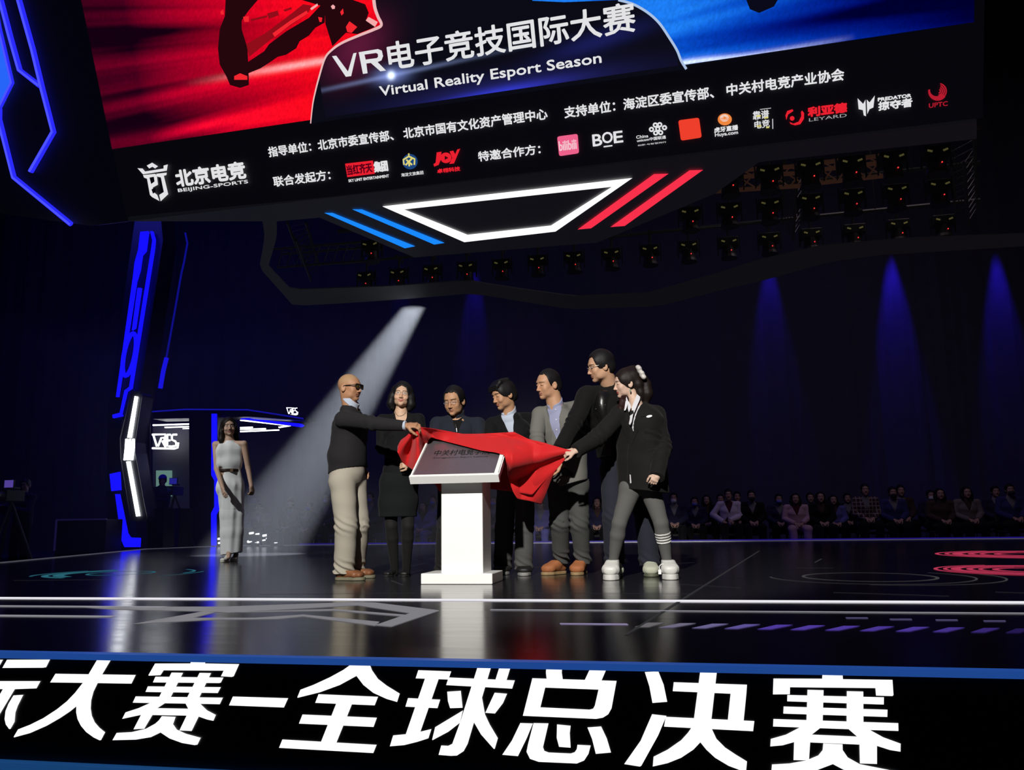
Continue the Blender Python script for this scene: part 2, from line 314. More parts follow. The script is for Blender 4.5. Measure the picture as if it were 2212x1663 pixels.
wl = glow('white_led_letters', (1, .985, 1), 1.15)
for k, polys in GL.items():
    mb = MB()
    for i, (o, hs) in enumerate(polys): mb.poly(fas.px(o, .0003*i), [fas.px(h, .0003*i) for h in hs])
    mb.build('character', wl, ban)
# ------------------------------------------------------------------ the hanging screen, leaning forward over the stage
_bl = on_z(240, 322, 4.6); _br = on_z(2105, 47, 4.6); _e = (_br-_bl)/np.linalg.norm(_br-_bl)
_a = math.radians(22.5); _n = np.array([_e[1], -_e[0], 0]); _v = np.array([0, 0, 1])*math.cos(_a)+_n*math.sin(_a)
scr = Plane(_bl, _e, _v)
screen = thing('stage_screen', 'huge forward-leaning video screen with red and blue artwork, white title and sponsor logos', 'screen', _bl)
black = mat('screen_black', (.004, .004, .006), .6, emit=(.0016, .0016, .0032), strength=1.)
mb = MB(); mb.prism([scr.P(u, v, -.02) for u, v in ((-.0, -.79), (8.72, -.79), (8.72, 4.9), (-.0, 4.9))], -scr.n*.15)
panel = mb.build('display_panel', black, screen)
# artwork: emission colours computed on a fine grid in the screen's own coordinates
def fbm(x, y, s=0):
    r = 0
    for k in range(5): r = r+np.sin(x*(1.7+k*.9)*(1+.3*k)+s*1.3+k*2.1+1.5*np.sin(y*(1.1+k*.7)+k))/(1+k)
    return r
U = np.linspace(0, 8.64, 600); V = np.linspace(0, 4.8, 260); uu, vv = np.meshgrid(U, V)
ang = np.arctan2(vv-.75, uu-4.4+.3); ang = np.where(uu < 4.4, np.arctan2(vv-.62, 5.6-uu), np.arctan2(vv-.1, uu-3.4))
st = fbm(ang*19, uu*.25, 1)*.5+fbm(ang*47, uu*.2, 3)*.25
bright = np.clip((uu-.5)/2.0, 0, 1)**.8
rr = np.clip(.13+bright*.8+st*.34*(.35+.5*np.clip(1-abs(uu-.9)/1.6, 0, 1)), .045, 1.0)
low = np.exp(-((vv-.06-.03*uu)/.07)**2); rr = np.clip(rr+low*.55*np.clip(uu/1.2, .4, 1), 0, 1)
red = np.stack([rr**1.6*1.0, rr**6*.003, .004+.008*rr+.03*(1-bright)*rr], -1)
lx = np.clip((uu-1.0)/1.2, 0, 1)*np.exp(-((vv-.545-.0*uu)/.030)**2)
red += lx[..., None]*np.array([.75, .42, .42])*np.clip((uu-.9)/1.4, 0, 1)[..., None]
bb = np.clip(np.clip(1-(uu-5.9)/2.7, 0, 1)**1.1+fbm(ang*16, uu*.3, 7)*.16, .0, 1)
blu = np.stack([.0+.012*bb**4, .012*bb+.19*bb**2.6, .03+.86*bb**1.15], -1)
lw = np.exp(-((vv-.0+.035-.05*np.exp(-((uu-6.2)/.45)**2)-(uu-6.2)*.035)/.024)**2)*np.clip(1-(uu-6.3)/1.4, 0, 1)
blu += lw[..., None]*np.array([.85, .9, .9])
art = np.where((uu < 4.4)[..., None], red, blu)
art = art*(.86+.28*rng.random(uu.shape)[..., None])
def grid_mesh(plane, U, V, colr, name, h, parent):
    nu, nv = len(U), len(V); P = plane.o+np.multiply.outer(np.tile(U, nv), plane.e)+np.multiply.outer(np.repeat(V, nu), plane.v)+plane.n*h
    i = np.arange(nu*nv).reshape(nv, nu); F = np.stack([i[:-1, :-1], i[:-1, 1:], i[1:, 1:], i[1:, :-1]], -1).reshape(-1, 4)
    me = bpy.data.meshes.new(name); me.vertices.add(nu*nv); me.vertices.foreach_set('co', P.ravel())
    me.loops.add(F.size); me.loops.foreach_set('vertex_index', F.ravel().astype(np.int32)); me.polygons.add(len(F))
    me.polygons.foreach_set('loop_start', np.arange(0, F.size, 4, dtype=np.int32)); me.update(calc_edges=True)
    ca = me.color_attributes.new('picture', 'FLOAT_COLOR', 'POINT'); ca.data.foreach_set('color', np.concatenate([np.clip(colr.reshape(-1, 3), 0, 4), np.ones((nu*nv, 1))], 1).ravel())
    m = bpy.data.materials.new('screen_picture'); m.use_nodes = True; nt = m.node_tree; nt.nodes.remove(nt.nodes['Principled BSDF'])
    e = nt.nodes.new('ShaderNodeEmission'); a = nt.nodes.new('ShaderNodeVertexColor'); a.layer_name = 'picture'
    nt.links.new(a.outputs[0], e.inputs[0]); nt.links.new(e.outputs[0], nt.nodes['Material Output'].inputs[0]); me.materials.append(m)
    return rawobj(name, me, parent)
grid_mesh(scr, U, V, art, 'artwork', -.015, screen)
# black figure in the middle of the artwork, with its pale rim
def spx(pts, h=0.): return scr.px(pts, h)
c5 = lambda p: [(540+.4521*x, .4521*y) for x, y in p]
figL = c5([(290, 590), (300, 500), (312, 440), (330, 370), (358, 280), (390, 240), (440, 205), (520, 170), (590, 142), (628, 120), (612, 80), (598, 40), (592, 0)])
figR = c5([(1760, 0), (1830, 20), (1900, 60), (1955, 110), (2000, 175), (2040, 240), (2060, 290), (2085, 330)])
up_l = [scr.P(*(scr.uv(*figL[-1])+np.array(d))) for d in ((-.02, .5), (.1, 1.4), (.3, 3.2))]
up_r = [scr.P(*(scr.uv(*figR[0])+np.array(d))) for d in ((-.3, 3.2), (-.5, 1.4), (-.8, .12), (-.5, .06))]
body = spx(curve_pts(figL, 4), .0)+up_l+up_r+spx(curve_pts(figR, 4), .0)
mb = MB(); mb.poly([tuple(p) for p in body]); mb.build('figure_silhouette', glow('figure_black', (.0035, .0035, .008), 1.), screen)
def ribbon(mb, pts, w, plane=scr, h=.002):
    q = [np.array(plane.uv(*p)) for p in pts]; n = len(q); ws = w if hasattr(w, '__len__') else [w]*n; L = []; R = []
    for i in range(n):
        d = q[min(i+1, n-1)]-q[max(i-1, 0)]; d /= np.linalg.norm(d); k = np.array([-d[1], d[0]])*ws[i]/2
        L.append(plane.P(*(q[i]+k), h)); R.append(plane.P(*(q[i]-k), h))
    mb.add(L+R, [(i, i+1, n+i+1, n+i) for i in range(n-1)])
mb = MB(); f = curve_pts(figL, 5); ribbon(mb, f, list(np.linspace(.012, .035, len(f))))
mb.build('rim_glow', glow('pink_rim', (.85, .5, .5), .95), screen)
mb = MB(); f = curve_pts(figR, 5); ribbon(mb, f, .022); mb.build('rim_glow', glow('blue_rim', (.5, .66, .95), .8), screen)
# soft tints on the figure (red shoulder, blue chest streak, star flare), all part of the picture
uvs = lambda px, py: scr.uv(px, py)
U2 = np.linspace(uvs(690, 170)[0], uvs(1460, 60)[0], 240); V2 = np.linspace(.0, 1.15, 90); a2, b2 = np.meshgrid(U2, V2)
def blob(px, py, su, sv, rot=0.):
    u, v = scr.uv(px, py); du, dv = a2-u, b2-v; c, s = math.cos(rot), math.sin(rot); return np.exp(-((du*c+dv*s)/su)**2-((-du*s+dv*c)/sv)**2)
base = np.ones(a2.shape+(3,))*np.array([.0035, .0035, .008])
dshoulder = blob(770, 105, .35, .22, .5); base += dshoulder[..., None]*np.array([.10, .006, .03])
base += blob(1060, 205, .55, .05, .05)[..., None]*np.array([.02, .03, .55])+blob(1100, 195, 1.1, .13)[..., None]*np.array([.012, .012, .10])
base += blob(845, 163, .9, .02, .05)[..., None]*np.array([.10, .13, .26])+blob(845, 163, .035, .035)[..., None]*np.array([1.2, 1.4, 1.6])+blob(845, 163, .16, .07)[..., None]*np.array([.15, .2, .5])
base += blob(1290, 90, .5, .08, .15)[..., None]*np.array([.006, .008, .08])
inside = []
from mathutils.geometry import intersect_point_tri_2d
poly2 = np.array([[(np.array(p)-scr.o).dot(scr.e), (np.array(p)-scr.o).dot(scr.v)] for p in body])
def inpoly(x, y, P):
    r = np.zeros(x.shape, bool); j = len(P)-1
    for i in range(len(P)):
        c = ((P[i, 1] > y) != (P[j, 1] > y)) & (x < (P[j, 0]-P[i, 0])*(y-P[i, 1])/(P[j, 1]-P[i, 1]+1e-12)+P[i, 0]); r ^= c; j = i
    return r
g = grid_mesh(scr, U2, V2, base, 'figure_tint', .0012, screen)
msk = inpoly(a2, b2, poly2); bmm = bmesh.new(); bmm.from_mesh(g.data); bmm.verts.ensure_lookup_table()
bmesh.ops.delete(bmm, geom=[bmm.verts[i] for i in np.nonzero(~msk.ravel())[0]], context='VERTS'); bmm.to_mesh(g.data); bmm.free()
# the robot arm in the red half
c4 = lambda p: [(.3165*x, .3165*y) for x, y in p]; c8 = lambda p: [(520+.1537*x, .1537*y) for x, y in p]
mb = MB()
for p in (c4([(1540, 0), (1640, -420), (1760, -420), (1680, 0), (1650, 150), (1650, 200), (1690, 330), (1695, 440), (1700, 580), (1640, 600), (1570, 580), (1545, 520), (1500, 440), (1488, 330), (1500, 200), (1535, 110)]),
          c4([(1700, 70), (1760, 0), (1960, -300), (1880, -320), (1680, 0), (1650, 140)]),
          c8([(860, 0), (1100, -260), (1500, -500), (1900, -480), (1800, -200), (1580, 0), (1200, 0), (1180, 320), (1050, 390), (960, 500), (830, 580), (780, 680), (640, 770), (520, 800), (420, 870), (280, 960), (110, 1030), (60, 900), (330, 720), (400, 620), (640, 440), (960, 250), (1120, 80)]),
          c8([(1180, 0), (1580, 0), (1750, 60), (1800, 180), (1760, 290), (1890, 380), (1640, 480), (1480, 460), (1290, 650), (1190, 330)])):
    mb.poly(spx(p, .0015))
mb.build('machine_arm', glow('arm_black', (.018, .002, .004), 1.), screen)
mb = MB()
for p in (c8([(80, 620), (330, 480), (640, 250), (880, 60), (1000, 80), (940, 200), (640, 400), (420, 560), (120, 800)]), c8([(370, 190), (520, 150), (540, 215), (400, 265)]), c8([(600, 140), (715, 100), (720, 130), (620, 165)]), c8([(140, 270), (370, 215), (375, 245), (150, 300)])):
    mb.poly(spx(p, .003))
mb.build('arm_strut', glow('arm_dark_red', (.28, .004, .01), 1.), screen)
mb = MB()
for p in (c8([(450, 470), (700, 290), (930, 150), (950, 190), (700, 350), (480, 520)]), c8([(1090, 240), (1150, 250), (1140, 310), (1110, 310)]), c8([(1480, 380), (1530, 300), (1640, 380), (1560, 465), (1500, 450)]), c4([(1600, 520), (1640, 500), (1690, 520), (1690, 545), (1600, 545)]), c4([(1505, 80), (1525, 65), (1530, 100), (1510, 100)]), c8([(1400, 170), (1440, 120), (1450, 190), (1420, 220)]), c4([(1660, 115), (1700, 110), (1700, 150), (1670, 150)])):
    mb.poly(spx(p, .0045))
mb.build('arm_highlight', glow('arm_red', (.9, .02, .03), 1.), screen)
for p in (c8([(1270, 90), (1300, 65), (1330, 90), (1325, 125), (1290, 130)]), c8([(980, 120), (1080, 50), (1090, 80), (1000, 145)]), c8([(1760, 290), (1800, 240), (1930, 310), (1890, 380)])):
    mb = MB(); mb.poly(spx(p, .006)); mb.build('arm_glint', glow('arm_pink', (1, .45, .45), .9), screen)
mb = MB(); mb.poly(spx([(1612, 0), (1590, -90), (1650, -140), (1700, -80), (1680, 0), (1672, 14), (1640, 28), (1620, 20)], .0015)); mb.build('machine_arm', glow('arm_blue_black', (.003, .003, .01), 1.), screen)
# writing on the screen
wt = glow('screen_white', (.80, .80, .82), .95); wr = glow('screen_red', (.86, .015, .03), .95); dk = glow('screen_dark_red', (.10, .0, .008), 1.)
yel = glow('screen_yellow', (.8, .72, .2), .9); nvy = glow('screen_navy', (.012, .06, .2), 1.); pnk = glow('screen_pink', (.86, .12, .26), 1.); org = glow('screen_orange', (.86, .24, .05), 1.); vrm = glow('screen_vermilion', (.85, .05, .025), 1.)
def T(name, items, m=wt, parent=screen, extra=None):
    mb = MB()
    for it in items: scr.text(mb, *it[:4], **(it[4] if len(it) > 4 else {}))
    if extra:
        for p in extra:
            o, hs = (p[0], p[1:]) if isinstance(p[0], list) else (p, [])
            mb.poly(spx(o, .0042), [spx(h, .0042) for h in hs])
    return mb.build(name, m, parent)
def TW(name, items):
    it = items[0]
    for k in range(len(pieces(it[0]))): mb = MB(); scr.text(mb, *it[:4], **it[4], part=k); mb.build(name, wt, screen)
c7 = lambda x, y: (560+.3165*x, 220+.3165*y)
c6 = lambda x, y: (1480+.421*x, .421*y)
c6b = lambda x, y: (1260+.3797*x, 160+.3797*y)
L7 = lambda p: [c7(*q) for q in p]; L6 = lambda p: [c6(*q) for q in p]; L6b = lambda p: [c6b(*q) for q in p]
T('title_text', [('电子竞技国际大赛', (843, 152), (1374, 76), (836, 93), dict(bold=.022))], extra=[
    c8([(1285, 790), (1345, 783), (1510, 1005), (1585, 750), (1630, 742), (1555, 1070), (1480, 1080)]),
    [c8([(1660, 735), (1930, 690), (1985, 712), (2003, 790), (1980, 850), (1925, 872), (2045, 992), (1965, 1003), (1830, 885), (1768, 893), (1785, 1030), (1720, 1040)]), c8([(1742, 768), (1905, 745), (1930, 760), (1932, 800), (1915, 817), (1758, 838)])]])
TW('subtitle_text', [('Virtual Reality Esport Season', (822, 207.5), (1299.5, 137), (809.5, 187.5), dict(bold=.03, cap=True))])
TW('caption_text', [('指导单位：北京市委宣传部、 北京市国有文化资产管理中心', (582, 339.6), (1183.5, 261), (579, 318), dict(bold=.03))])
TW('caption_text', [('支持单位：海淀区委宣传部、 中关村电竞产业协会', (1220.4, 255.4), (1823, 172.6), (1218, 231.5), dict(bold=.03))])
TW('caption_text', [('联合发起方：', (593, 403.6), (715, 388.5), (591.6, 382), dict(bold=.03))])
TW('caption_text', [('特邀合作方：', (1034.7, 349), (1168, 331.5), (1032.5, 328), dict(bold=.03))])
T('beijing_esports_logo', [('北京电竞', (384, 403.5), (532.6, 386.7), (378, 368.7), dict(bold=.05)), ('BEIJING-SPORTS', (386, 417), (537.4, 400.4), (384.5, 408), dict(bold=.03))], extra=[
    c4([(940, 1148), (975, 1150), (992, 1170), (1118, 1150), (1118, 1130), (1147, 1122), (1140, 1165), (978, 1190)]), c4([(1003, 1130), (1040, 1110), (1080, 1135), (1060, 1150), (1042, 1138), (1020, 1150)]),
    c4([(978, 1195), (1060, 1186), (1072, 1195), (1080, 1260), (1045, 1280), (1050, 1310), (1075, 1330), (1090, 1372), (1040, 1345), (1025, 1330), (1005, 1220), (985, 1212)]),
    c4([(1068, 1186), (1140, 1178), (1137, 1195), (1120, 1200), (1150, 1325), (1098, 1374), (1088, 1330), (1120, 1310), (1098, 1210), (1075, 1205)])])
mb = MB()
for p in ([(1022, 1212), (1052, 1206), (1057, 1238), (1034, 1256)], [(1036, 1292), (1062, 1280), (1066, 1308), (1046, 1322)], [(1084, 1215), (1100, 1212), (1118, 1300), (1100, 1316)]): mb.poly(spx(c4(p), .0052))
mb.build('beijing_esports_emblem_gap', black, screen)
# sponsors
T('sponsor_logo', [], wr, extra=[L7([(587, 422), (777, 400), (790, 490), (602, 514)])])
T('sponsor_logo_text', [('当红齐天', c7(606, 500), c7(775, 480), c7(603, 436), dict(bold=.04, h=.007))], dk)
T('sponsor_logo', [('集团', c7(790, 480), c7(880, 470), c7(783, 412), dict(bold=.06)), ('SKY LIMIT ENTERTAINMENT', c7(612, 548), c7(887, 515), c7(610, 530), dict(bold=.05))])
def disc(c, r, n=28, f=c7, a0=0, a1=2*math.pi, sy=1.): return [f(c[0]+r*math.cos(t), c[1]+r*sy*math.sin(t)) for t in np.linspace(a0, a1, n, endpoint=False)]
T('sponsor_logo', [], nvy, extra=[disc((1030, 408), 52)])
mb = MB()
for pl in ([(1022, 352), (1022, 372), (985, 395), (990, 430)], [(1022, 372), (1062, 390), (1060, 430)], [(1005, 395), (1045, 430)], [(1045, 385), (1000, 432)], [(1025, 412), (1025, 440)]): ribbon(mb, L7(pl), .018, h=.0065)
mb.build('sponsor_emblem', yel, screen)
T('sponsor_logo', [('海淀文旅集团', c7(972, 512), c7(1122, 494), c7(970, 488), dict(bold=.02))])
T('sponsor_logo', [('卓翎科技', c7(1218, 488), c7(1372, 468), c7(1216, 460), dict(bold=.06))], wr, extra=[
    L7([(1212, 345), (1245, 340), (1238, 400), (1225, 430), (1195, 442), (1190, 425), (1205, 415)]), [disc((1275, 382), 38, sy=.95), disc((1275, 382), 16, 3)], L7([(1300, 338), (1325, 333), (1338, 358), (1352, 325), (1372, 320), (1330, 420), (1298, 424), (1318, 382)])])
def rsq(p, k=.12):
    P = [np.array(q, float) for q in p]; out = []
    for i in range(4):
        a, b, c = P[i-1], P[i], P[(i+1) % 4]
        for t in np.linspace(0, 1, 5): out.append(tuple((1-t)**2*(b+(a-b)*k)+2*t*(1-t)*b+t*t*(b+(c-b)*k)))
    return out
T('sponsor_logo', [], pnk, extra=[rsq([(1203.5, 295), (1248, 289), (1251, 331), (1208, 337.5)])])
T('sponsor_logo_text', [('bilibili', (1209, 326), (1246, 320), (1207.5, 306), dict(bold=.03, h=.007))], glow('screen_pale_pink', (.9, .55, .62), 1.))
T('sponsor_logo', [('B', (1281.5, 316), (1301, 313.5), (1280, 291.5), dict(bold=.03)), ('O', (1302, 310), (1324, 307), (1300.5, 287), dict(bold=.03)), ('E', (1327, 309), (1346, 307), (1325, 285), dict(bold=.03))], extra=[[(1304, 315.5), (1323, 313), (1323, 316), (1304, 318.5)]])
mb = MB()
for (x, y) in ((410, 290), (435, 288), (388, 315), (462, 305), (412, 335), (440, 333), (424, 312)): mb.poly(spx([c6b(x+15*math.cos(t), y+15*math.sin(t)) for t in np.linspace(0, 6.28, 14)], .0042), [spx([c6b(x+6*math.cos(t), y+6*math.sin(t)) for t in np.linspace(0, 6.28, 9)], .0042)])
for it in (('China', c6b(302, 368), c6b(370, 360), c6b(300, 350), dict(bold=.03, cap=True)), ('unicom中国联通', c6b(307, 388), c6b(470, 368), c6b(304, 370), dict(bold=.03)), ('创新·与智慧同行', c6b(310, 411), c6b(472, 391), c6b(308, 402), dict(bold=.0))): scr.text(mb, *it[:4], **it[4])
mb.build('sponsor_logo', wt, screen)
T('sponsor_logo', [], vrm, extra=[rsq([(1465, 260), (1510, 254), (1516, 297), (1471, 304)])])
T('sponsor_logo', [], org, extra=[disc((805, 258), 40, f=c6b, sy=.85)])
T('sponsor_emblem', [], glow('screen_cream', (.9, .8, .72), .95), extra=[[disc((803, 250), 26, f=c6b, sy=.8), L6b([(798, 240), (818, 248), (800, 258)])]])
T('sponsor_logo', [('虎牙直播', c6b(746, 334), c6b(880, 318), c6b(743, 306), dict(bold=.05)), ('Huya.com', c6b(750, 356), c6b(880, 340), c6b(748, 336), dict(bold=.04, cap=True))])
T('sponsor_logo', [('靠谱', c6b(966, 262), c6b(1056, 250), c6b(962, 214), dict(bold=.02)), ('电竞', c6b(975, 312), c6b(1060, 302), c6b(972, 268), dict(bold=.02))], extra=[L6b([(1005, 200), (1068, 192), (1068, 195), (1005, 203)]), L6b([(1075, 255), (1079, 255), (1080, 312), (1076, 312)])])
mb = MB()
for pl in ([(985, 240), (1010, 237)], [(1030, 250), (1052, 246)], [(988, 298), (1012, 294)], [(1040, 304), (1058, 302)]): ribbon(mb, L6b(pl), .014, h=.0065)
mb.build('sponsor_emblem', yel, screen)
T('sponsor_logo', [('利亚德', c6b(1280, 243), c6b(1498, 216), c6b(1275, 192), dict(bold=.07))], wr, extra=[disc((1188, 252), 13, f=c6b),
    L6b([(1150, 235), (1160, 210), (1190, 200), (1195, 210), (1165, 230), (1155, 262)]), L6b([(1172, 272), (1195, 282), (1225, 270), (1240, 240), (1238, 215), (1245, 208), (1256, 222), (1255, 255), (1235, 285), (1205, 292), (1180, 285)])])
T('sponsor_logo', [('LEYARD', c6b(1284, 270), c6b(1498, 244), c6b(1282, 252), dict(bold=0.))], glow('screen_grey', (.4, .4, .42), .9))
T('sponsor_logo', [('PREDATOR', c6b(1676, 155), c6b(1864, 132), c6b(1674, 137), dict(bold=.09)), ('掠夺者', c6b(1680, 208), c6b(1870, 190), c6b(1676, 160), dict(bold=.05))], extra=[
    L6b([(1560, 138), (1592, 170), (1605, 145), (1608, 240), (1595, 235), (1590, 205), (1566, 200)]), L6b([(1658, 122), (1650, 190), (1628, 200), (1615, 228), (1612, 145), (1628, 162)])])
mb = MB()
for k in range(4):
    t = np.linspace(-1.3+.12*k, 1.9-.2*k, 14); r0, r1 = 50-11*k, 42-11*k
    mb.poly(spx([c6b(2018+r0*math.cos(q), 97+r0*.95*math.sin(q)) for q in t]+[c6b(2018+r1*math.cos(q), 97+r1*.95*math.sin(q)) for q in t[::-1]], .0042))
t = np.linspace(.6, 3.3, 14); mb.poly(spx([c6b(2015+54*math.cos(q), 98+54*math.sin(q)) for q in t]+[c6b(2008+36*math.cos(q), 92+34*math.sin(q)) for q in t[::-1]], .0042))
scr.text(mb, 'UPTC', c6b(1966, 193), c6b(2072, 184), c6b(1963, 168), bold=.03); mb.build('sponsor_logo', glow('screen_dim_red', (.5, .012, .03), .9), screen)

# ------------------------------------------------------------------ surround with neon tubes left of the screen
sur = thing('screen_surround', 'black panel beside the hanging screen with angular glowing blue neon tubes', 'panel', scr.P(-1.5, 1))
mb = MB(); mb.prism([scr.P(u, v, -.03) for u, v in ((-.0, -.79), (-.0, 4.9), (-4.2, 4.9), (-4.2, .4), (-1.6, -.55), (-.5, -.79))], -scr.n*.15)
mb.build('panel', mat('surround_black', (.006, .006, .012), .5, emit=(.0010, .0010, .003), strength=1.), sur)
neon = glow('blue_neon', (.022, .022, 1), 1.1); neon_core = glow('blue_neon_core', (.06, .07, 1), 1.25); azure = glow('azure_light', (.02, .13, .95), 1.)
def neon_line(pts, r=.03):
    mb = MB(); mb.tube([scr.P(*scr.uv(*p), .01) for p in pts], r, 8); o = mb.build('neon_tube', neon, sur)
    mb = MB(); mb.tube([scr.P(*scr.uv(*p), .032) for p in pts], r*.5, 8); mb.build('tube_core', neon_core, o)
neon_line(c4([(-10, -120), (10, 0), (75, 250), (140, 480), (275, 585)])); neon_line(c4([(100, -140), (135, 0), (230, 340), (290, 590), (370, 900), (215, 1170)]))
neon_line(c4([(0, 740), (0, 815), (100, 1210), (490, 1530)]))
mb = MB(); mb.poly([scr.P(*scr.uv(*p), .004) for p in c4([(-300, -100), (-20, 60), (0, 180), (88, 560), (0, 720), (-300, 900)])]); mb.build('light_panel', azure, sur)
neon_line(c4([(-20, 60), (0, 180), (90, 565), (0, 745)]), .02)
# ------------------------------------------------------------------ soffit under the screen with the white trapezoid and coloured bars
zb = 3.868; so = thing('screen_soffit', 'dark underside panel below the screen with a glowing white trapezoid outline', 'panel', on_z(1050, 450, zb))
Z = lambda pts, dz=0.: [(*on_z(x, y, zb)[:2], zb+dz) for x, y in pts]
mb = MB(); mb.prism(Z([(277, 478), (600, 478), (690, 470), (895, 556), (1290, 524), (1545, 418), (1640, 350), (2110, 300), (2110, 262), (1180, 372)]), (0, 0, .12))
mb.build('panel', mat('soffit_black', (.03, .03, .034), .6, emit=(.004, .004, .006), strength=1.), so)
def bar(name, pts, m, dz=-.012, hole=None):
    mb = MB(); mb.poly(Z(pts, dz), [Z(hole, dz)] if hole else []); return mb.build(name, m, so)
bar('light_outline', [(826, 443.5), (1366, 382), (1200, 498), (1003, 521)], glow('white_light_outline', (1, 1, 1), 1.3), hole=[(873, 450), (1322, 401), (1190, 485), (1010, 505)])
zc = lambda p: [(540+.4521*x, .4521*y) for x, y in p]
az2 = glow('azure_bar', (.01, .25, 1), 1.0); rd2 = glow('red_bar', (.95, .03, .07), 1.0)
for p in ([(355, 1012), (395, 1012), (790, 1172), (740, 1182)], [(488, 995), (535, 995), (930, 1156), (880, 1164)]): bar('light_bar', zc(p), az2)
for p in ([(1930, 826), (2000, 824), (1630, 1086), (1565, 1092)], [(2100, 808), (2165, 806), (1790, 1075), (1722, 1080)]): bar('light_bar', zc(p), rd2)
# ------------------------------------------------------------------ sculpting with distance fields
import openvdb as vdb
def nrm(v): v = np.array(v, float); return v/(np.linalg.norm(v)+1e-12)
def perp(v, ax): v = np.array(v, float); ax = nrm(ax); return nrm(v-ax*v.dot(ax))
def wrinkle(X, Y, Z, f=(18, 18, 30), seed=0.):
    a = np.sin(X*f[0]+1.3*np.sin(Z*f[2]*.43+seed)+seed*1.7)+np.sin(Y*f[1]+1.1*np.sin(X*f[0]*.6+seed*2.1)+.5)
    b = np.sin(Z*f[2]+1.9*np.sin(X*f[0]*.55+seed)+1.4*np.sin(Y*f[1]*.7+seed*.7))
    c = np.sin(Z*f[2]*1.9+X*f[0]*.9+2*np.sin(Y*f[1]*.5+seed*3.1))
    return (.6*a+b+.5*c)/2.
class SDF:
    def __init__(s, lo, hi, h):
        s.lo = np.array(lo, float); s.h = h; s.n = np.ceil((np.array(hi)-s.lo)/h).astype(int)+1
        s.ax = [(s.lo[i]+h*np.arange(s.n[i])).astype(np.float32) for i in range(3)]
        s.D = np.full(tuple(s.n), .06, np.float32)
    def sub_box(s, lo, hi):
        i0 = np.clip(np.floor((np.array(lo)-s.lo)/s.h).astype(int), 0, s.n-1); i1 = np.clip(np.ceil((np.array(hi)-s.lo)/s.h).astype(int)+1, 1, s.n)
        sl = tuple(slice(a, max(b, a+1)) for a, b in zip(i0, i1))
        return sl, s.ax[0][sl[0]][:, None, None], s.ax[1][sl[1]][None, :, None], s.ax[2][sl[2]][None, None, :]
    def mix(s, sl, d, k, mode):
        a = s.D[sl]
        if mode == 'add':
            if k <= 0: s.D[sl] = np.minimum(a, d)
            else:
                t = np.clip(.5+.5*(a-d)/k, 0, 1); s.D[sl] = a+(d-a)*t-k*t*(1-t)
        else:
            d = -d
            if k <= 0: s.D[sl] = np.maximum(a, d)
            else:
                t = np.clip(.5-.5*(a-d)/k, 0, 1); s.D[sl] = a+(d-a)*t+k*t*(1-t)
    def seg(s, A, B, r0, r1, side=(1, 0, 0), k=.01, mode='add', e=2., m=.045):
        """tapering elliptical limb from A to B; r = radius or (along side, across)"""
        A = np.array(A, float); B = np.array(B, float); r0 = r0 if hasattr(r0, '__len__') else (r0, r0); r1 = r1 if hasattr(r1, '__len__') else (r1, r1)
        R = max(*r0, *r1)+m; sl, X, Y, Z = s.sub_box(np.minimum(A, B)-R, np.maximum(A, B)+R)
        ab = B-A; L2 = max(ab.dot(ab), 1e-10); d = nrm(ab) if L2 > 1e-9 else np.array([0, 0, 1.]); u = perp(side, d); w = np.cross(d, u)
        x, y, z = X-A[0], Y-A[1], Z-A[2]
        t = np.clip((x*ab[0]+y*ab[1]+z*ab[2])/L2, 0, 1); x = x-t*ab[0]; y = y-t*ab[1]; z = z-t*ab[2]
        a = r0[0]+(r1[0]-r0[0])*t; b = r0[1]+(r1[1]-r0[1])*t; mn = np.minimum(a, b)
        qu = np.abs(x*u[0]+y*u[1]+z*u[2])/a; qw = np.abs(x*w[0]+y*w[1]+z*w[2])/b; qc = np.abs(x*d[0]+y*d[1]+z*d[2])/mn
        g = (qu**e+qw**e+qc**e)**(1/e) if e != 2 else np.sqrt(qu*qu+qw*qw+qc*qc)
        s.mix(sl, (g-1)*mn, k, mode); return s
    def chain(s, pts, rs, side=(1, 0, 0), k=.008, mode='add', e=2.):
        for i in range(len(pts)-1): s.seg(pts[i], pts[i+1], rs[i], rs[i+1], side, k, mode, e)
        return s
    def ell(s, c, r, basis=None, k=.01, mode='add'):
        c = np.array(c, float); B = np.eye(3) if basis is None else np.array(basis); R = max(r)+.045
        sl, X, Y, Z = s.sub_box(c-R, c+R); x, y, z = X-c[0], Y-c[1], Z-c[2]
        q = [(x*B[i][0]+y*B[i][1]+z*B[i][2])/r[i] for i in range(3)]
        g = np.sqrt(q[0]**2+q[1]**2+q[2]**2); g2 = np.sqrt((q[0]/r[0])**2+(q[1]/r[1])**2+(q[2]/r[2])**2)+1e-6
        s.mix(sl, g*(g-1)/g2, k, mode); return s
    def cut(s, p, n, k=0., box=None):
        """remove what lies on the side the normal points to"""
        n = nrm(n); sl, X, Y, Z = s.sub_box(*(box if box else (s.lo-1, s.lo+s.h*s.n+1)))
        d = (X-p[0])*n[0]+(Y-p[1])*n[1]+(Z-p[2])*n[2]; s.mix(sl, -d.astype(np.float32), k, 'sub'); return s
    def carve(s, planes, box=None):
        """remove the convex region inside all planes (p, outward n)"""
        sl, X, Y, Z = s.sub_box(*(box if box else (s.lo-1, s.lo+s.h*s.n+1)))
        d = None
        for p, n in planes:
            n = nrm(n); q = (X-p[0])*n[0]+(Y-p[1])*n[1]+(Z-p[2])*n[2]; d = q if d is None else np.maximum(d, q)
        s.mix(sl, d.astype(np.float32), 0, 'sub'); return s
    def wrinkles(s, amp, f=(18, 18, 30), seed=0., box=None):
        sl, X, Y, Z = s.sub_box(*(box if box else (s.lo-1, s.lo+s.h*s.n+1)))
        s.D[sl] += (amp*wrinkle(X, Y, Z, f, seed)).astype(np.float32); return s
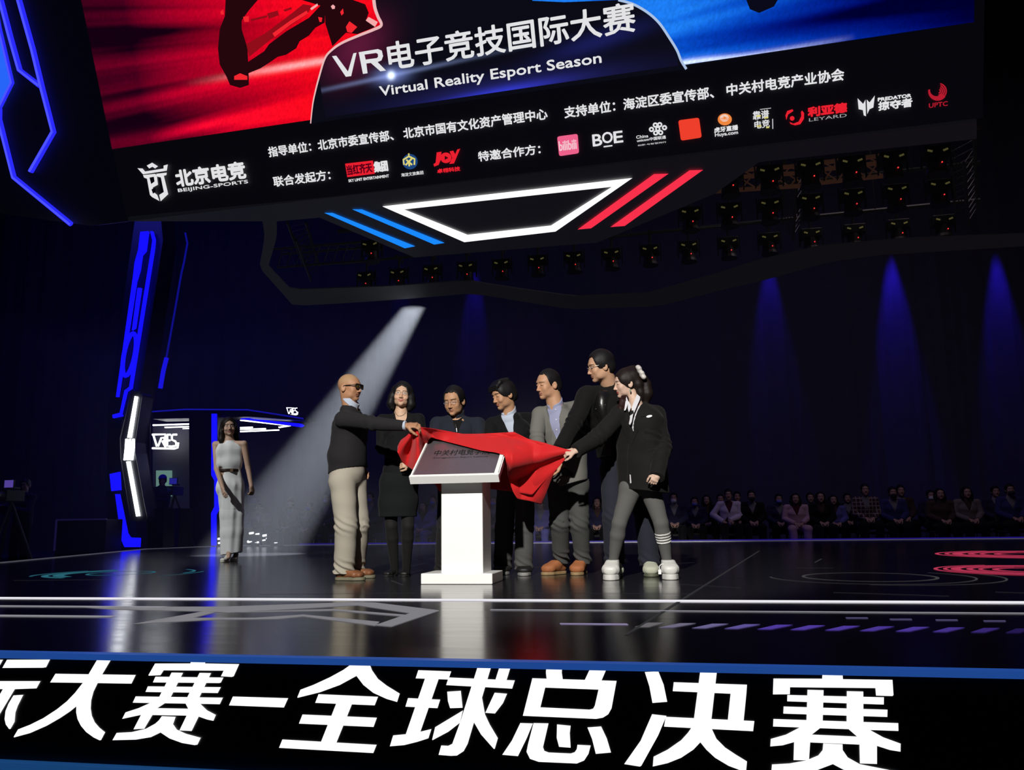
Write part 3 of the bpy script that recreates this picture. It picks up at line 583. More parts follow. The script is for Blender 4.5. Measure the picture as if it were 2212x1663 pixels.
    def mesh(s, name, mats, parent=None, base=None, smooth_it=1):
        D = s.D.copy()
        for i in range(3):   # close the volume at the border
            ix = [slice(None)]*3
            for e in (0, -1): ix[i] = e; D[tuple(ix)] = .06
        lim = 3*s.h; g = vdb.FloatGrid(background=float(lim)); g.copyFromArray(np.clip(D, -lim, lim))
        P, Q = g.convertToQuads(0.0); P = s.lo+np.asarray(P, float)*s.h
        if base is not None: P = P-np.array(base)
        me = bpy.data.meshes.new(name); F = np.asarray(Q)[:, ::-1].astype(np.int32)
        me.vertices.add(len(P)); me.vertices.foreach_set('co', P.astype(np.float32).ravel())
        me.loops.add(F.size); me.loops.foreach_set('vertex_index', F.ravel()); me.polygons.add(len(F))
        me.polygons.foreach_set('loop_start', np.arange(0, F.size, 4, dtype=np.int32)); me.polygons.foreach_set('use_smooth', np.ones(len(F), bool)); me.update(calc_edges=True)
        # keep the largest pieces only
        for m in (mats if isinstance(mats, (list, tuple)) else [mats]): me.materials.append(m)
        o = rawobj(name, me, None)
        if base is not None: o.location = tuple(base); o.matrix_world = Matrix.Translation(o.location)
        if parent is not None: o.parent = parent; o.matrix_parent_inverse = parent.matrix_world.inverted()
        return o

def skin_mat():
    if 'skin' in MATS: return MATS['skin']
    m = mat('skin', (.6, .4, .3), .55, vcol='tone', bump=.08, noise=120, spec=.35); b = m.node_tree.nodes['Principled BSDF']
    b.inputs['Subsurface Weight'].default_value = .12; b.inputs['Subsurface Radius'].default_value = (.012, .004, .002); return m
class Head:
    """a head: origin between the ears at eye level; axes right(x) forward(y) up(z)"""
    def __init__(s, O, yaw, pitch=0., roll=0., hs=1., fem=0., jaw=1.):
        y = math.radians(yaw); p = math.radians(pitch)
        f = np.array([math.cos(y)*math.cos(p), math.sin(y)*math.cos(p), math.sin(p)]); r = nrm(np.cross(f, (0, 0, 1))); u = np.cross(r, f)
        a = math.radians(roll); r2 = r*math.cos(a)+u*math.sin(a); u2 = u*math.cos(a)-r*math.sin(a)
        s.O = np.array(O, float); s.B = np.array([r2, f, u2]); s.hs = hs; s.fem = fem; s.jaw = jaw
    def W(s, x, y, z): return s.O+s.hs*(x*s.B[0]+y*s.B[1]+z*s.B[2])
    def L(s, P): return ((np.asarray(P)-s.O) @ s.B.T)/s.hs
    def e(s, f, c, r, k=.01, mode='add', tilt=0.): 
        B = s.B
        if tilt: a = tilt; B = np.array([B[0]*math.cos(a)+B[1]*math.sin(a), B[1]*math.cos(a)-B[0]*math.sin(a), B[2]])
        f.ell(s.W(*c), [q*s.hs for q in r], B, k*s.hs, mode)
    def t(s, f, a, b, r0, r1, k=.008, mode='add'):
        g = lambda r: tuple(q*s.hs for q in r) if hasattr(r, '__len__') else r*s.hs
        f.seg(s.W(*a), s.W(*b), g(r0), g(r1), s.B[0], k*s.hs, mode)
    def sculpt(s, f, neck_base, nr=.055, smile=0., eyes_closed=False):
        j = s.jaw; fm = s.fem
        s.e(f, (0, -.014, .030), (.075, .094, .085), .0)
        s.e(f, (0, .030, .022), (.064, .058, .062), .02)
        s.e(f, (0, .034, -.028), (.060, .056, .064), .02)
        s.e(f, (0, .026, -.066), (.053*j, .058, .046), .02)
        s.e(f, (0, .066, -.099), (.020*j, .020, .017), .022)
        for q in (-1, 1):
            s.e(f, (q*.041, .058, -.032), (.021, .020, .024), .018)
            s.e(f, (q*.043*j, .020, -.070), (.013, .030, .022), .026)
        s.e(f, (0, .079, .026), (.046, .012, .010), .014)           # brow
        for q in (-1, 1):
            s.e(f, (q*.031, .094, .004), (.018, .013, .011), .010, 'sub')     # socket
            s.e(f, (q*.031, .0755, .001), (.0155, .0125, .0105), .003)          # eyeball with lids
        s.t(f, (0, .082, .012), (0, .101, -.034), .0075, .0095, .010)
        s.e(f, (0, .1035, -.038), (.0105, .0105, .0095), .007)
        for q in (-1, 1): s.e(f, (q*.0115, .093, -.042), (.0075, .010, .0075), .006)
        cz = .0045*smile; cw = .021+.004*smile
        for q in (-1, 1):
            s.t(f, (0, .0835, -.0645), (q*cw, .0735, -.0665+cz), (.006, .0045), (.004, .0025), .006)
            s.t(f, (0, .0825, -.0735), (q*cw*.8, .0735, -.0705+cz*.8), (.006, .0048), (.004, .0030), .006)
            s.t(f, (0, .0905, -.0688), (q*cw, .0790, -.0682+cz), (.004, .0014), (.004, .0010), .003, 'sub')
        s.e(f, (0, .084, -.085), (.016, .006, .005), .008, 'sub')
        if smile:
            for q in (-1, 1): s.e(f, (q*.040, .068, -.042), (.018, .016, .014), .012)
        for q in (-1, 1):
            s.e(f, (q*.077, -.012, -.014), (.008, .021, .031), .006, tilt=q*.35)
            s.e(f, (q*.084, -.004, -.010), (.006, .011, .018), .004, 'sub', tilt=q*.35)
        f.seg(s.W(0, -.022, -.045), neck_base, nr*s.hs, (nr*1.12*s.hs, nr*s.hs*1.02), s.B[0], .02)
    def paint(s, o, base, tone, lip=(.42, .12, .10), brow=(.02, .015, .012), brow_w=1., shaved=None, closed=False, lipz=1., stubble=0., blush=0., smile=0.):
        me = o.data; bm = bmesh.new(); bm.from_mesh(me)
        co = np.array([v.co[:] for v in bm.verts])+np.array(base); l = s.L(co)
        near = (l[:, 1] > .035) & (np.abs(l[:, 0]) < .075) & (l[:, 2] < .05) & (l[:, 2] > -.115) & (l[:, 1] < .14)
        es = [e for e in bm.edges if near[e.verts[0].index] and near[e.verts[1].index]]
        bmesh.ops.subdivide_edges(bm, edges=es, cuts=1, use_grid_fill=True)
        for f in bm.faces: f.smooth = True
        bm.to_mesh(me); bm.free()
        n = len(me.vertices); co = np.empty(n*3, np.float32); me.vertices.foreach_get('co', co); l = s.L(co.reshape(-1, 3)+np.array(base))
        x, y, z = l.T; C = np.tile(np.array(tone, float), (n, 1)); head = (np.abs(x) < .1) & (np.abs(y) < .14) & (z > -.125) & (z < .14); fr = head & (y > .045)
        def put(mask, c, a=1.): 
            w = (np.clip(mask, 0, 1)*a)[:, None]; C[:] = C*(1-w)+np.array(c)*w
        def soft(v, e): return np.clip(.5-v/e, 0, 1)
        t = np.array(tone)
        put(soft(np.sqrt((np.abs(x)/.05)**2+((z+.035)/.045)**2)-1, .8)*fr, t*np.array([1.05, .86, .82]), .35+blush)
        if shaved is not None: put(soft(-(z-.030-.0*y)+np.clip(y-.03, 0, 1)*1.2, .03)*head, shaved, .75)
        if stubble: put(soft(np.sqrt((x/.034)**2+((z+.073)/.032)**2)-1, .5)*fr, t*.45, stubble)
        lw = .0245*(.95 if s.fem else 1.)+.004*smile; z0 = z; z = z-smile*9.*x*x
        put(soft(np.sqrt((x/lw)**2+((z+.0688)/(.0088*lipz))**2)-1, .25)*fr, lip, .85)
        put(soft(np.abs(z+.0688-.02*np.abs(x))-.0011+np.clip(np.abs(x)-.022-.004*smile, 0, 1)*2, .0018)*fr, np.array(lip)*.3, .9); z = z0
        ax = np.abs(x)
        arch = .0225-.0035*((ax-.032)/.02)**2
        put(soft(np.abs(z-arch)-.0030*brow_w, .003)*((ax > .011) & (ax < .054))*fr, brow, .9)
        ez = .0015
        if closed:
            put(soft(np.abs(z-ez+.0045+.006*((ax-.031)/.016)**2)-.0012, .002)*((ax > .014) & (ax < .048))*fr, (.02, .012, .01), .95)
        else:
            eye = np.sqrt(((ax-.031)/.0150)**2+((z-ez)/.0052)**2)-1
            put(soft(eye, .25)*fr, (.55, .5, .47)); put(soft(np.sqrt((ax-.031)**2+(z-ez)**2)-.0056, .002)*soft(eye, .2)*fr, (.015, .008, .006))
            put(soft(np.abs(z-ez-.0048+.005*((ax-.031)/.016)**2)-.0013, .0016)*((ax > .014) & (ax < .049))*fr, (.015, .01, .01), .95)
        put(soft(np.sqrt(((ax-.0085)/.0045)**2+((z+.0475)/.0025)**2)-1, .5)*fr*(y > .08), t*.18, .8)
        put(soft(np.abs(ax-.028-.35*np.clip(-.045-z, 0, 1))-.0012, .003)*((z < -.045) & (z > -.066))*fr, t*.55, .35)
        ca = me.color_attributes.new('tone', 'FLOAT_COLOR', 'POINT'); ca.data.foreach_set('color', np.concatenate([C, np.ones((n, 1))], 1).astype(np.float32).ravel())
    def hair(s, parent, base, m, line=.062, front=.0, vol=.010, side=-.02, extra=None, h=.004, back=-.075, name='hair', bumpy=.0014, forehead=.068, sq=2.8):
        f = SDF(s.O-np.array([.22, .22, .34])*s.hs, s.O+np.array([.22, .22, .2])*s.hs, h)
        s.e(f, (0, -.016, .032), (.075+vol, .094+vol, .087+vol*1.2), 0)
        s.e(f, (0, .024, .034), (.065+vol*.5, .062+vol*.35, .052+vol), .02)
        if back is not None:
            for q in (-1, 1): s.e(f, (q*.028, -.055, back+.055), (.045+vol*.5, .050+vol*.5, .05+vol*.5), .02)
        if extra: extra(f)
        sl, X, Y, Z = f.sub_box(f.lo-1, f.lo+3); x, y, z = ((X-s.O[0])*s.B[i][0]+(Y-s.O[1])*s.B[i][1]+(Z-s.O[2])*s.B[i][2] for i in range(3)); x, y, z = x/s.hs, y/s.hs, z/s.hs
        f.D += (bumpy*wrinkle(x, y, z, (70, 60, 22), 1.7)).astype(np.float32)
        zz = (z-(line-.095)-.003*np.sin(x*150+1)-.002*np.sin(x*310))/.095; face = (np.abs(x/forehead)**sq+np.abs((y-.085)/.075)**sq+np.abs(zz)**sq)**(1/sq)-1
        f.mix(sl, (face*.06*s.hs).astype(np.float32), .010, 'sub')
        if side is not None:
            sd = np.maximum(np.maximum(z-side, -(y+.045)), -(np.abs(x)-.045)); f.mix(sl, (sd*s.hs).astype(np.float32), .004, 'sub')
        if back is not None: f.mix(sl, ((z-back)*s.hs).astype(np.float32), .006, 'sub')
        return f.mesh(name, m, parent)
    def glasses(s, parent, mf, ml=None, w=.021, hh=.0165, z=-.002, r=.0011, y=.100, top_only=False):
        mb = MB()
        for q in (-1, 1):
            c = q*.033; pts = [s.W(c+w*math.cos(t), y-.010*abs(math.cos(t)*q*1+0)*(1 if math.cos(t)*q > 0 else .1), z+hh*math.sin(t)*(1 if abs(math.sin(t)) < .7 else .93)) for t in np.linspace(0, 2*math.pi, 21)]
            mb.tube(pts, r*s.hs, 6)
            mb.tube([s.W(q*(.033+w), y-.010, z+.006), s.W(q*.074, .06, z+.008), s.W(q*.0795, 0, z+.006), s.W(q*.079, -.02, z-.006)], r*1.3*s.hs, 6)
        mb.tube([s.W(-.0125, y, z+.004), s.W(0, y+.004, z+.008), s.W(.0125, y, z+.004)], r*s.hs, 6)
        g = mb.build('glasses', mf, parent, True)
        if ml:
            for q in (-1, 1):
                mb = MB(); c = q*.033
                mb.add([s.W(c+w*.97*math.cos(t), y-.001-.010*(abs(math.cos(t)) if math.cos(t)*q > 0 else 0), z+hh*.97*math.sin(t)) for t in np.linspace(0, 2*math.pi, 20, endpoint=False)], [tuple(range(20))]); mb.build('lens', ml, g)
        return g
from mathutils.bvhtree import BVHTree
def hit(o, px, py, lift=0., stop=[{}]):
    """the point of a built part that lies along a sight line, lifted towards the viewer"""
    k = o.name
    if k not in stop[0]:
        n = len(o.data.vertices); co = np.empty(n*3, np.float32); o.data.vertices.foreach_get('co', co); co = co.reshape(-1, 3)
        if o.parent is None: co = co+np.array(o.location)
        stop[0][k] = BVHTree.FromPolygons([tuple(map(float, c)) for c in co], [tuple(p.vertices) for p in o.data.polygons])
    d = ray(px, py); r = stop[0][k].ray_cast(Vector(CAM), Vector(d))
    return (np.array(r[0]) if r[0] is not None else on_y(px, py, 6.8))-d*lift
def hand(f, W, d, n, thumb=1, curl=(35, 40, 30), size=1., spread=.06, tcurl=0.):
    """hand from the wrist: d towards the knuckles, n out of the back of the hand"""
    W = np.array(W, float); d = nrm(d); n = perp(n, d); s_ = np.cross(d, n)*thumb; z = size
    f.chain([W-d*.02*z, W+d*.03*z, W+d*.082*z], [(.026*z, .020*z), (.037*z, .0155*z), (.040*z, .0125*z)], s_, .008)
    for i, (o, L) in enumerate(((.030, .070), (.0105, .080), (-.0095, .074), (-.028, .058))):
        p = W+d*.080*z+s_*o*z; a = 0.; dd = nrm(d+s_*spread*(1.5-i)); pts = [p]
        for q, l in zip(curl, (.46, .30, .24)):
            a += math.radians(q*(1+.06*i)); pts.append(pts[-1]+(dd*math.cos(a)-n*math.sin(a))*L*l*z)
        f.chain(pts, [.0092*z, .0086*z, .0080*z, .0066*z], s_, .004)
    t0 = W+d*.022*z+s_*.024*z; td = nrm(d*.75+s_*.62-n*(.35+tcurl)); t1 = t0+td*.045*z; t2 = t1+nrm(d*.9+s_*.18-n*(.45+tcurl))*.034*z; t3 = t2+nrm(d*.9-s_*.05-n*(.45+tcurl))*.024*z
    f.chain([t0, t1, t2, t3], [.014*z, .0115*z, .0100*z, .0080*z], s_, .006)
def shoe(name, parent, heel, toe, m_up, m_sole, w=.047, h=.075, ankle=None, heelh=0., sole=.016, ar=.05, sole_w=1.06, toe_h=.042, lace=None):
    """a shoe standing on the deck from heel to toe (points on the floor)"""
    heel = np.array(heel, float); toe = np.array(toe, float); d = nrm(toe-heel); sd = np.cross(d, (0, 0, 1)); L = np.linalg.norm(toe-heel); up = np.array([0, 0, 1.]); zz = sole+heelh
    f = SDF(np.minimum(heel, toe)-.1-np.array([0, 0, -.09]), np.maximum(heel, toe)+np.array([.1, .1, .30]), .004)
    hb = heel+d*w*.8
    f.chain([hb+up*(zz+h*.52), heel+d*L*.45+up*(sole+h*.45), heel+d*L*.72+up*(sole+toe_h*.55), toe-d*w*.75+up*(sole+toe_h*.5)], [(w*.80, h*.55), (w*.92, h*.48), (w*1.03, toe_h*.58), (w*.86, toe_h*.50)], sd, .01, e=2.5)
    if ankle is not None: f.seg(np.array(ankle)+d*.02-up*.01, heel+d*L*.74+up*(sole+toe_h*.60), (ar*.85, ar*.75), (w*.95, toe_h*.52), sd, .03, e=2.5); f.chain([hb+up*(zz+h*.6), np.array(ankle)], [(ar*.9, ar), (ar*.85, ar)], sd, .015); f.cut(np.array(ankle)-up*.0, up)
    f.cut(heel+up*sole*.9, (0, 0, -1)); o = f.mesh(name, m_up, parent)
    f = SDF(np.minimum(heel, toe)-.1-np.array([0, 0, -.08]), np.maximum(heel, toe)+np.array([.1, .1, .12]), .004); ws = w*sole_w
    f.chain([heel+d*ws*.85, heel+d*L*.45, heel+d*L*.72, toe-d*ws*.8], [(ws*.86, .12), (ws*.85, .12), (ws*1.02, .12), (ws*.82, .12)], sd, .008)
    f.cut(heel+up*(sole+.004), (0, 0, 1)); f.cut(heel+up*.001, (0, 0, -1)); f.mesh('sole', m_sole, o)
    return o
# ------------------------------------------------------------------ the lectern and its plaque
white_p = mat('white_lacquer', (.80, .80, .78), .35)
LX0, LX1, LY = -1.948, -1.376, 6.232
lec = thing('lectern', 'white lectern with slanted top standing in the middle of the seven people on stage', 'lectern', (-1.66, 6.4, 0))
def bev(o, wd=.006, seg=2):
    b = o.modifiers.new('bevel', 'BEVEL'); b.width = wd; b.segments = seg; b.limit_method = 'ANGLE'; return o
m = MB(); m.box(((LX0+LX1)/2, LY+.20, .0415), (LX1-LX0, .40, .081)); bev(m.build('base', white_p, lec))
cx0 = on_y(953, 1240, LY+.05)[0]; cx1 = on_y(1043.5, 1240, LY+.05)[0]
ztop = on_y(1000, 1030, LY+.05)[2]
m = MB(); m.box(((cx0+cx1)/2, LY+.05+.15, (ztop+.08)/2), (cx1-cx0, .30, ztop-.08)); bev(m.build('column', white_p, lec))
# slanted top: front lower edge, and depth found so that its side edges run straight back
YF = LY-.13; fl = on_y(886, 1031, YF); fr = on_y(1076, 1026, YF); zf = (fl[2]+fr[2])/2
best = min(np.linspace(.05, .8, 200), key=lambda d: abs(on_y(928, 943, YF+d)[0]-fl[0])); tl_ = on_y(928, 943, YF+best)
bx0, bx1, dY, dZ = fl[0], fr[0], best, tl_[2]-zf
bd = nrm((0, dY, dZ)); bn = nrm((0, -dZ, dY)); bL = math.hypot(dY, dZ); bo = np.array([bx0, YF, zf])
top_pl = Plane(bo, (1, 0, 0), bd); bw = bx1-bx0
def slab(u0, u1, v0, v1, h0, h1):
    mb = MB(); mb.prism([top_pl.P(u, v, h1) for u, v in ((u0, v0), (u1, v0), (u1, v1), (u0, v1))], -bn*(h1-h0)); return mb
bev(slab(0, bw, .0, bL, -.05, .0).build('slanted_top', white_p, lec))
mb = slab(-.005, bw+.005, -.012, .014, -.055, .012)
for q in (slab(0, .014, .014, bL, -.004, .012), slab(bw-.03, bw, .014, bL*.80, -.004, .016)): mb.add(q.v, q.f)
bev(mb.build('raised_lip', white_p, lec), .003)
plq = tag(slab(.018, bw-.034, .020, bL-.01, .0008, .006).build('plaque', mat('brushed_steel', (.42, .40, .44), .5, 1., var=.1, noise=60), None), 'brushed steel plaque with black engraved writing lying on the slanted lectern top', 'plaque')
mb = MB(); pp = Plane(top_pl.P(0, 0, .0066), (1, 0, 0), bd)
pp.text(mb, '中关村电竞学院', (936, 984.5), (1058, 979), (940, 972.5), bold=.012, h=.0004)
mb.build('engraved_title', mat('engraved_black', (.01, .01, .01), .6), plq)
mb = MB(); pp.text(mb, 'Zhongguancun Esport Institute', (934, 991.5), (1054, 986), (935.5, 987.5), bold=.0, h=.0004); mb.build('engraved_subtitle', MATS['engraved_black'], plq)

# ------------------------------------------------------------------ materials for clothes
def fab(name, c, rough=.85, sheen=.03, bump=.25, noise=260, **k): return mat(name, c, rough, sheen=sheen, bump=bump, noise=noise, spec=.12, **k)
charcoal = fab('charcoal_knit', (.015, .0145, .016)); khaki = fab('khaki_cotton', (.33, .305, .25)); paleblue = fab('pale_blue_shirt', (.40, .45, .54))
blk = fab('black_wool', (.0048, .0052, .0058), .8); blk2 = fab('black_blazer_cloth', (.0082, .0082, .0078), .8); navyj = fab('navy_jacket_cloth', (.014, .0175, .026)); blackshirt = fab('black_shirt', (.006, .006, .006))
greyb = fab('grey_blazer_cloth', (.135, .135, .122)); lav = fab('lavender_shirt', (.26, .275, .40)); greyt = fab('grey_trousers_cloth', (.060, .062, .059)); navyt = fab('navy_trousers_cloth', (.019, .021, .030))
leather = mat('black_leather', (.006, .006, .006), .33, bump=.15, noise=18, spec=.45); legg = fab('grey_leggings_knit', (.095, .095, .09)); tights = fab('black_tights', (.012, .012, .012), .7)
hairm = mat('black_hair', (.006, .0055, .006), .55, bump=.2, noise=70, spec=.22); hairb = mat('dark_brown_hair', (.010, .006, .005), .55, bump=.2, noise=70, spec=.22)
browns = mat('brown_shoe_leather', (.20, .078, .032), .5); olive = mat('olive_rubber', (.13, .12, .075), .7); tan = mat('tan_suede', (.32, .11, .038), .75); tansole = mat('tan_rubber', (.27, .18, .085), .7)
blackshoe = mat('black_shoe_leather', (.010, .010, .010), .5, spec=.3); dksole = mat('black_rubber', (.015, .015, .015), .6); greysole = mat('grey_rubber', (.22, .22, .21), .7); whiteshoe = mat('white_shoe_leather', (.60, .60, .57), .45); palegreen = mat('pale_green_shoe_mesh', (.42, .44, .34), .7)
frame_m = mat('silver_frame', (.35, .34, .32), .3, 1.); framek = mat('black_frame', (.008, .008, .008), .3); lensk = mat('amber_dark_lens', (.05, .03, .012), .08)
def clearm():
    m = mat('clear_lens', (1, 1, 1), .02); m.node_tree.nodes['Principled BSDF'].inputs['Alpha'].default_value = .06; return m
shirtw = fab('white_shirt_cotton', (.55, .55, .58)); whited = fab('white_dress_cloth', (.66, .66, .64), .8)
class Person:
    def __init__(s, label, Y0, base_px, fac, group='people unveiling the plaque'):
        s.Y0 = Y0; s.base = on_z(*base_px); s.base[2] = 0; s.label = label; s.group = group
        a = math.radians(fac); s.fd = np.array([math.cos(a), math.sin(a), 0]); s.sd = np.array([math.sin(a), -math.cos(a), 0])   # sd = the person's right
    def p(s, px, py, dy=0.): return on_y(px, py, s.Y0+dy)
    def leg(s, hip, knee, ank, fl):
        """hip, knee and ankle, the ankle standing over the floor point fl"""
        g = on_z(*fl); return [s.p(*hip), s.p(*knee), on_y(*ank, g[1])]
    def body(s, head, tone, pel, wai, che, nek, arms, legs, tor=((.13, .095), (.125, .085), (.15, .10)), hands=(), lr=(.07, .048, .038), ar=(.042, .036, .026), nr=.054, h=.004, smile=0., paint={}, lower=None):
        s.pel, s.wai, s.che, s.nek = pel, wai, che, nek; pts = [pel, wai, che, nek]+[q for a in arms for q in a]+[q for l in legs for q in l]+[head.O+np.array([0, 0, .13])]
        lo = np.min(pts, 0)-.14; hi = np.max(pts, 0)+.14; lo[2] = max(lo[2], .02); f = SDF(lo, hi, h)
        f.chain([pel, wai, che, nek], [tor[0], tor[1], tor[2], (.06, .055)], s.sd, .03)
        for a in arms: f.seg(nek-np.array([0, 0, .05]), a[0], .045, .045, s.sd, .03); f.chain(a, [ar[0], ar[1], ar[2]][:len(a)], s.sd, .012)
        for l in legs: f.chain([l[0], l[1], l[2]], [lr[0], lr[1], lr[2]], s.sd, .02)
        for hd in hands: hand(f, *hd[:3], **(hd[3] if len(hd) > 3 else {}))
        for l in legs:
            if len(l) > 3: f.seg(l[2], l[3], .034, .022, s.sd, .01)
        head.sculpt(f, nek, nr, smile)
        s.o = f.mesh('person', skin_mat(), None, s.base); tag(s.o, s.label, 'person', s.group)
        head.paint(s.o, s.base, tone, **paint); s.head = head; return s.o
    def field(s, pts, pad=.2, h=.006): return SDF(np.min(pts, 0)-pad, np.max(pts, 0)+pad, h)
    def trousers(s, legs, m, rs=(.095, .08, .075), pelr=(.165, .12), top=None, hem=.06, k=.015, wr=.0035, seed=0., name='trousers', h=.006, stack=.006):
        pts = [q for l in legs for q in l[:3]]+[s.pel, s.wai]; f = s.field(pts, .19, h)
        f.chain([s.wai, s.pel], [(pelr[0]*.92, pelr[1]*.95), pelr], s.sd, .02)
        for l in legs:
            f.chain(l[:3]+[l[2]-np.array([0, 0, .05])], [rs[0], rs[1], rs[2], rs[2]*1.02], s.sd, k)
            f.seg(s.pel, l[0], pelr[1]*.9, rs[0], s.sd, .03)
        f.wrinkles(wr, (14, 14, 26), seed)
        for l in legs:   # creases stacked at knee and hem
            for c, am in ((l[1], .6), (l[2], 1.)):
                b = (c-np.array([.12, .12, .10]), c+np.array([.12, .12, .10])); sl, X, Y, Z = f.sub_box(*b); wz = np.exp(-((Z-c[2])/.06)**2)
                f.D[sl] += (stack*am*wz*np.sin((Z-c[2])*95+6*(X-c[0])/.1+seed+1.5*np.sin((Y-c[1])*30))).astype(np.float32)
        for l in legs: f.cut((0, 0, l[2][2]-.035), (0, 0, -1), 0, (l[2]-np.array([.14, .14, .3]), l[2]+np.array([.14, .14, .1])))
        f.cut(s.wai if top is None else top, (0, 0, 1)); return f.mesh(name, m, s.o)
    def top(s, name, m, tor, arms=(), sl=(.065, .056, .045), hem=None, sh=.065, neckcut=None, vee=None, wr=.004, seed=0., h=.006, kk=.02, extra=None, e=2.3, hem_n=(0, 0, -1), low=None, wf=(12, 12, 22), parent=None):
        """coat, sweater or shirt: tor = radii at (low, waist, chest, shoulder); vee = (bottom, left top, right top)"""
        low = s.pel if low is None else low; up = s.nek-np.array([0, 0, .055]); pts = [low, s.wai, s.che, s.nek]+[q for a in arms for q in a]; f = s.field(pts, .24, h)
        f.chain([low, s.wai, s.che, up], list(tor), s.sd, kk, e=e)
        for a in arms:
            f.seg(up+(a[0]-up)*.35, a[0], (tor[3][0]*.55, sh), sh, s.sd, .03)
            f.chain(a, [sl[0], sl[1], sl[2]][:len(a)], s.sd, .014)
        if extra: extra(f)
        f.wrinkles(wr, wf, seed)
        for a in arms:
            c = a[1]; b = (c-.13, c+.13); q, X, Y, Z = f.sub_box(*b); ax = nrm(a[2]-a[0]); t = (X-c[0])*ax[0]+(Y-c[1])*ax[1]+(Z-c[2])*ax[2]
            f.D[q] += (.005*np.exp(-(t/.08)**2)*np.sin(t*85+seed+2*np.sin(Z*20+X*12))).astype(np.float32)
            f.cut(a[2], nrm(a[2]-a[1]), 0, (a[2]-.09, a[2]+.09))
        if hem is not None: f.cut(hem, hem_n)
        if neckcut is not None: f.seg(neckcut[0], neckcut[1], neckcut[2], neckcut[2], s.sd, .005, 'sub')
        if vee is not None: s.vcut(f, *vee)
        return f.mesh(name, m, s.o if parent is None else parent)
    def vcut(s, f, A, L, R, depth=.03):
        A, L, R = (np.array(q, float) for q in (A, L, R)); c = (L+R)/2; nl = np.cross(L-A, s.fd); nl = nl if nl.dot(R-A) < 0 else -nl; nr_ = np.cross(R-A, s.fd); nr_ = nr_ if nr_.dot(L-A) < 0 else -nr_
        f.carve([(A, nl), (A, nr_), (s.che+s.fd*depth, -s.fd)])
    def collar(s, m, c, r, hgt, tilt=.25, name='collar', open_=None, thick=0.012, side_r=None):
        """a folded collar standing round the neck"""
        ax = nrm(np.array([0, 0, 1.])-s.fd*(-tilt)); f = SDF(np.array(c)-.16, np.array(c)+.16, .004)
        f.seg(c-ax*.09, c+ax*.12, (side_r or r*1.08, r*1.18), (side_r*.92 if side_r else r, r), s.sd, 0); f.seg(c-ax*.1, c+ax*.13, (r-thick*.2, r-thick*.2), (r*.93-thick, r*.93-thick), s.sd, 0, 'sub')
        n = nrm(np.array([0, 0, 1.])+s.fd*tilt*2.2); f.cut(c+ax*hgt*.5, n); f.cut(c-ax*hgt*.5, -n)
        if open_ is not None: s.vcut2(f, c, open_)
        return f.mesh(name, m, s.o)
    def vcut2(s, f, c, w):
        A = c-np.array([0, 0, .09]); L = c+np.array([0, 0, .1])+s.sd*w; R = c+np.array([0, 0, .1])-s.sd*w
        nl = np.cross(L-A, s.fd); nl = nl if nl.dot(R-A) < 0 else -nl; nr_ = np.cross(R-A, s.fd); nr_ = nr_ if nr_.dot(L-A) < 0 else -nr_
        f.carve([(A, nl), (A, nr_), (c+s.fd*.02, -s.fd)])
def cuff(parent, A, B, r, m, name='shirt_cuff'):
    f = SDF(np.minimum(A, B)-.1, np.maximum(A, B)+.1, .004); f.seg(A, B, r, r, (0, 0, 1), 0); d = nrm(np.array(B)-A); f.cut(A, -d); f.cut(B, d); return f.mesh(name, m, parent)
def near_front(q, fd, r): return np.array(q)+fd*r
tone1 = (.36, .185, .10); tone2 = (.46, .268, .168); tone3 = (.41, .226, .126); tone_p = (.50, .322, .216)

# ------------------------------------------------------------------ 1: bald man in sunglasses, holding the cloth
q = Person('bald man in sunglasses, charcoal sweater and khaki trousers holding the left cloth corner', 6.70, (752, 1255), 0); P = q.p
h1 = Head(P(755.5, 837, -.02), -12, -1, 0, 1.06, jaw=1.10)
la = [P(741, 905, -.20), P(803, 914, -.30), P(874, 919, -.35)]; ra = [P(768, 902, .18), P(775, 962, .21), P(783, 1010, .17)]
lg = [q.leg((740, 1040, -.09), (748, 1135, -.09), (744, 1230), (740, 1253)), q.leg((764, 1040, .09), (775, 1135, .10), (767, 1227), (762, 1248))]
q.body(h1, tone1, P(750, 1022), P(751, 985), P(757, 925), P(757, 880), [la, ra], lg, hands=[(la[2]+np.array([.012, 0, 0]), (1, 0, -.02), (0, -.55, .8), dict(thumb=1, curl=(30, 42, 28), spread=.02, tcurl=.3, size=1.04)), (ra[2], (.1, 0, -1), (0, 1, 0), dict(thumb=1))],
       paint=dict(lip=(.25, .09, .06), brow_w=.0, shaved=(.33, .215, .115), stubble=.4), nr=.060)
q.trousers(lg, khaki, (.110, .094, .088), (.18, .148), top=P(751, 1000), seed=.4, stack=.010)
q.top('sweater', charcoal, [(.185, .150), (.19, .154), (.185, .140), (.105, .09)], [la, ra], (.068, .060, .047), hem=P(751, 1016), sh=.072, hem_n=(.22, 0, -1), neckcut=(P(759, 886), P(757, 845), .076), seed=.9, wr=.006)
q.collar(paleblue, P(757.5, 866), .078, .055, .42, open_=.010)
cuff(q.o, la[2]-np.array([.018, 0, 0]), la[2]+np.array([.014, 0, 0]), .039, paleblue)
h1.glasses(q.o, framek, lensk, w=.028, hh=.021, z=.000, r=.0026, y=.104)
f = SDF(h1.O-.16, h1.O+.16, .004); h1.e(f, (0, .101, .019), (.062, .009, .0046), 0); f.mesh('brow_bar', framek, q.o)
for l in lg: hp = np.array([l[2][0]-.075, l[2][1]-.005, 0]); shoe('shoe', q.o, hp, hp+np.array([.275, -.03, 0]), browns, olive, .054, .10, ankle=l[2]+np.array([0, 0, -.005]), sole=.024)
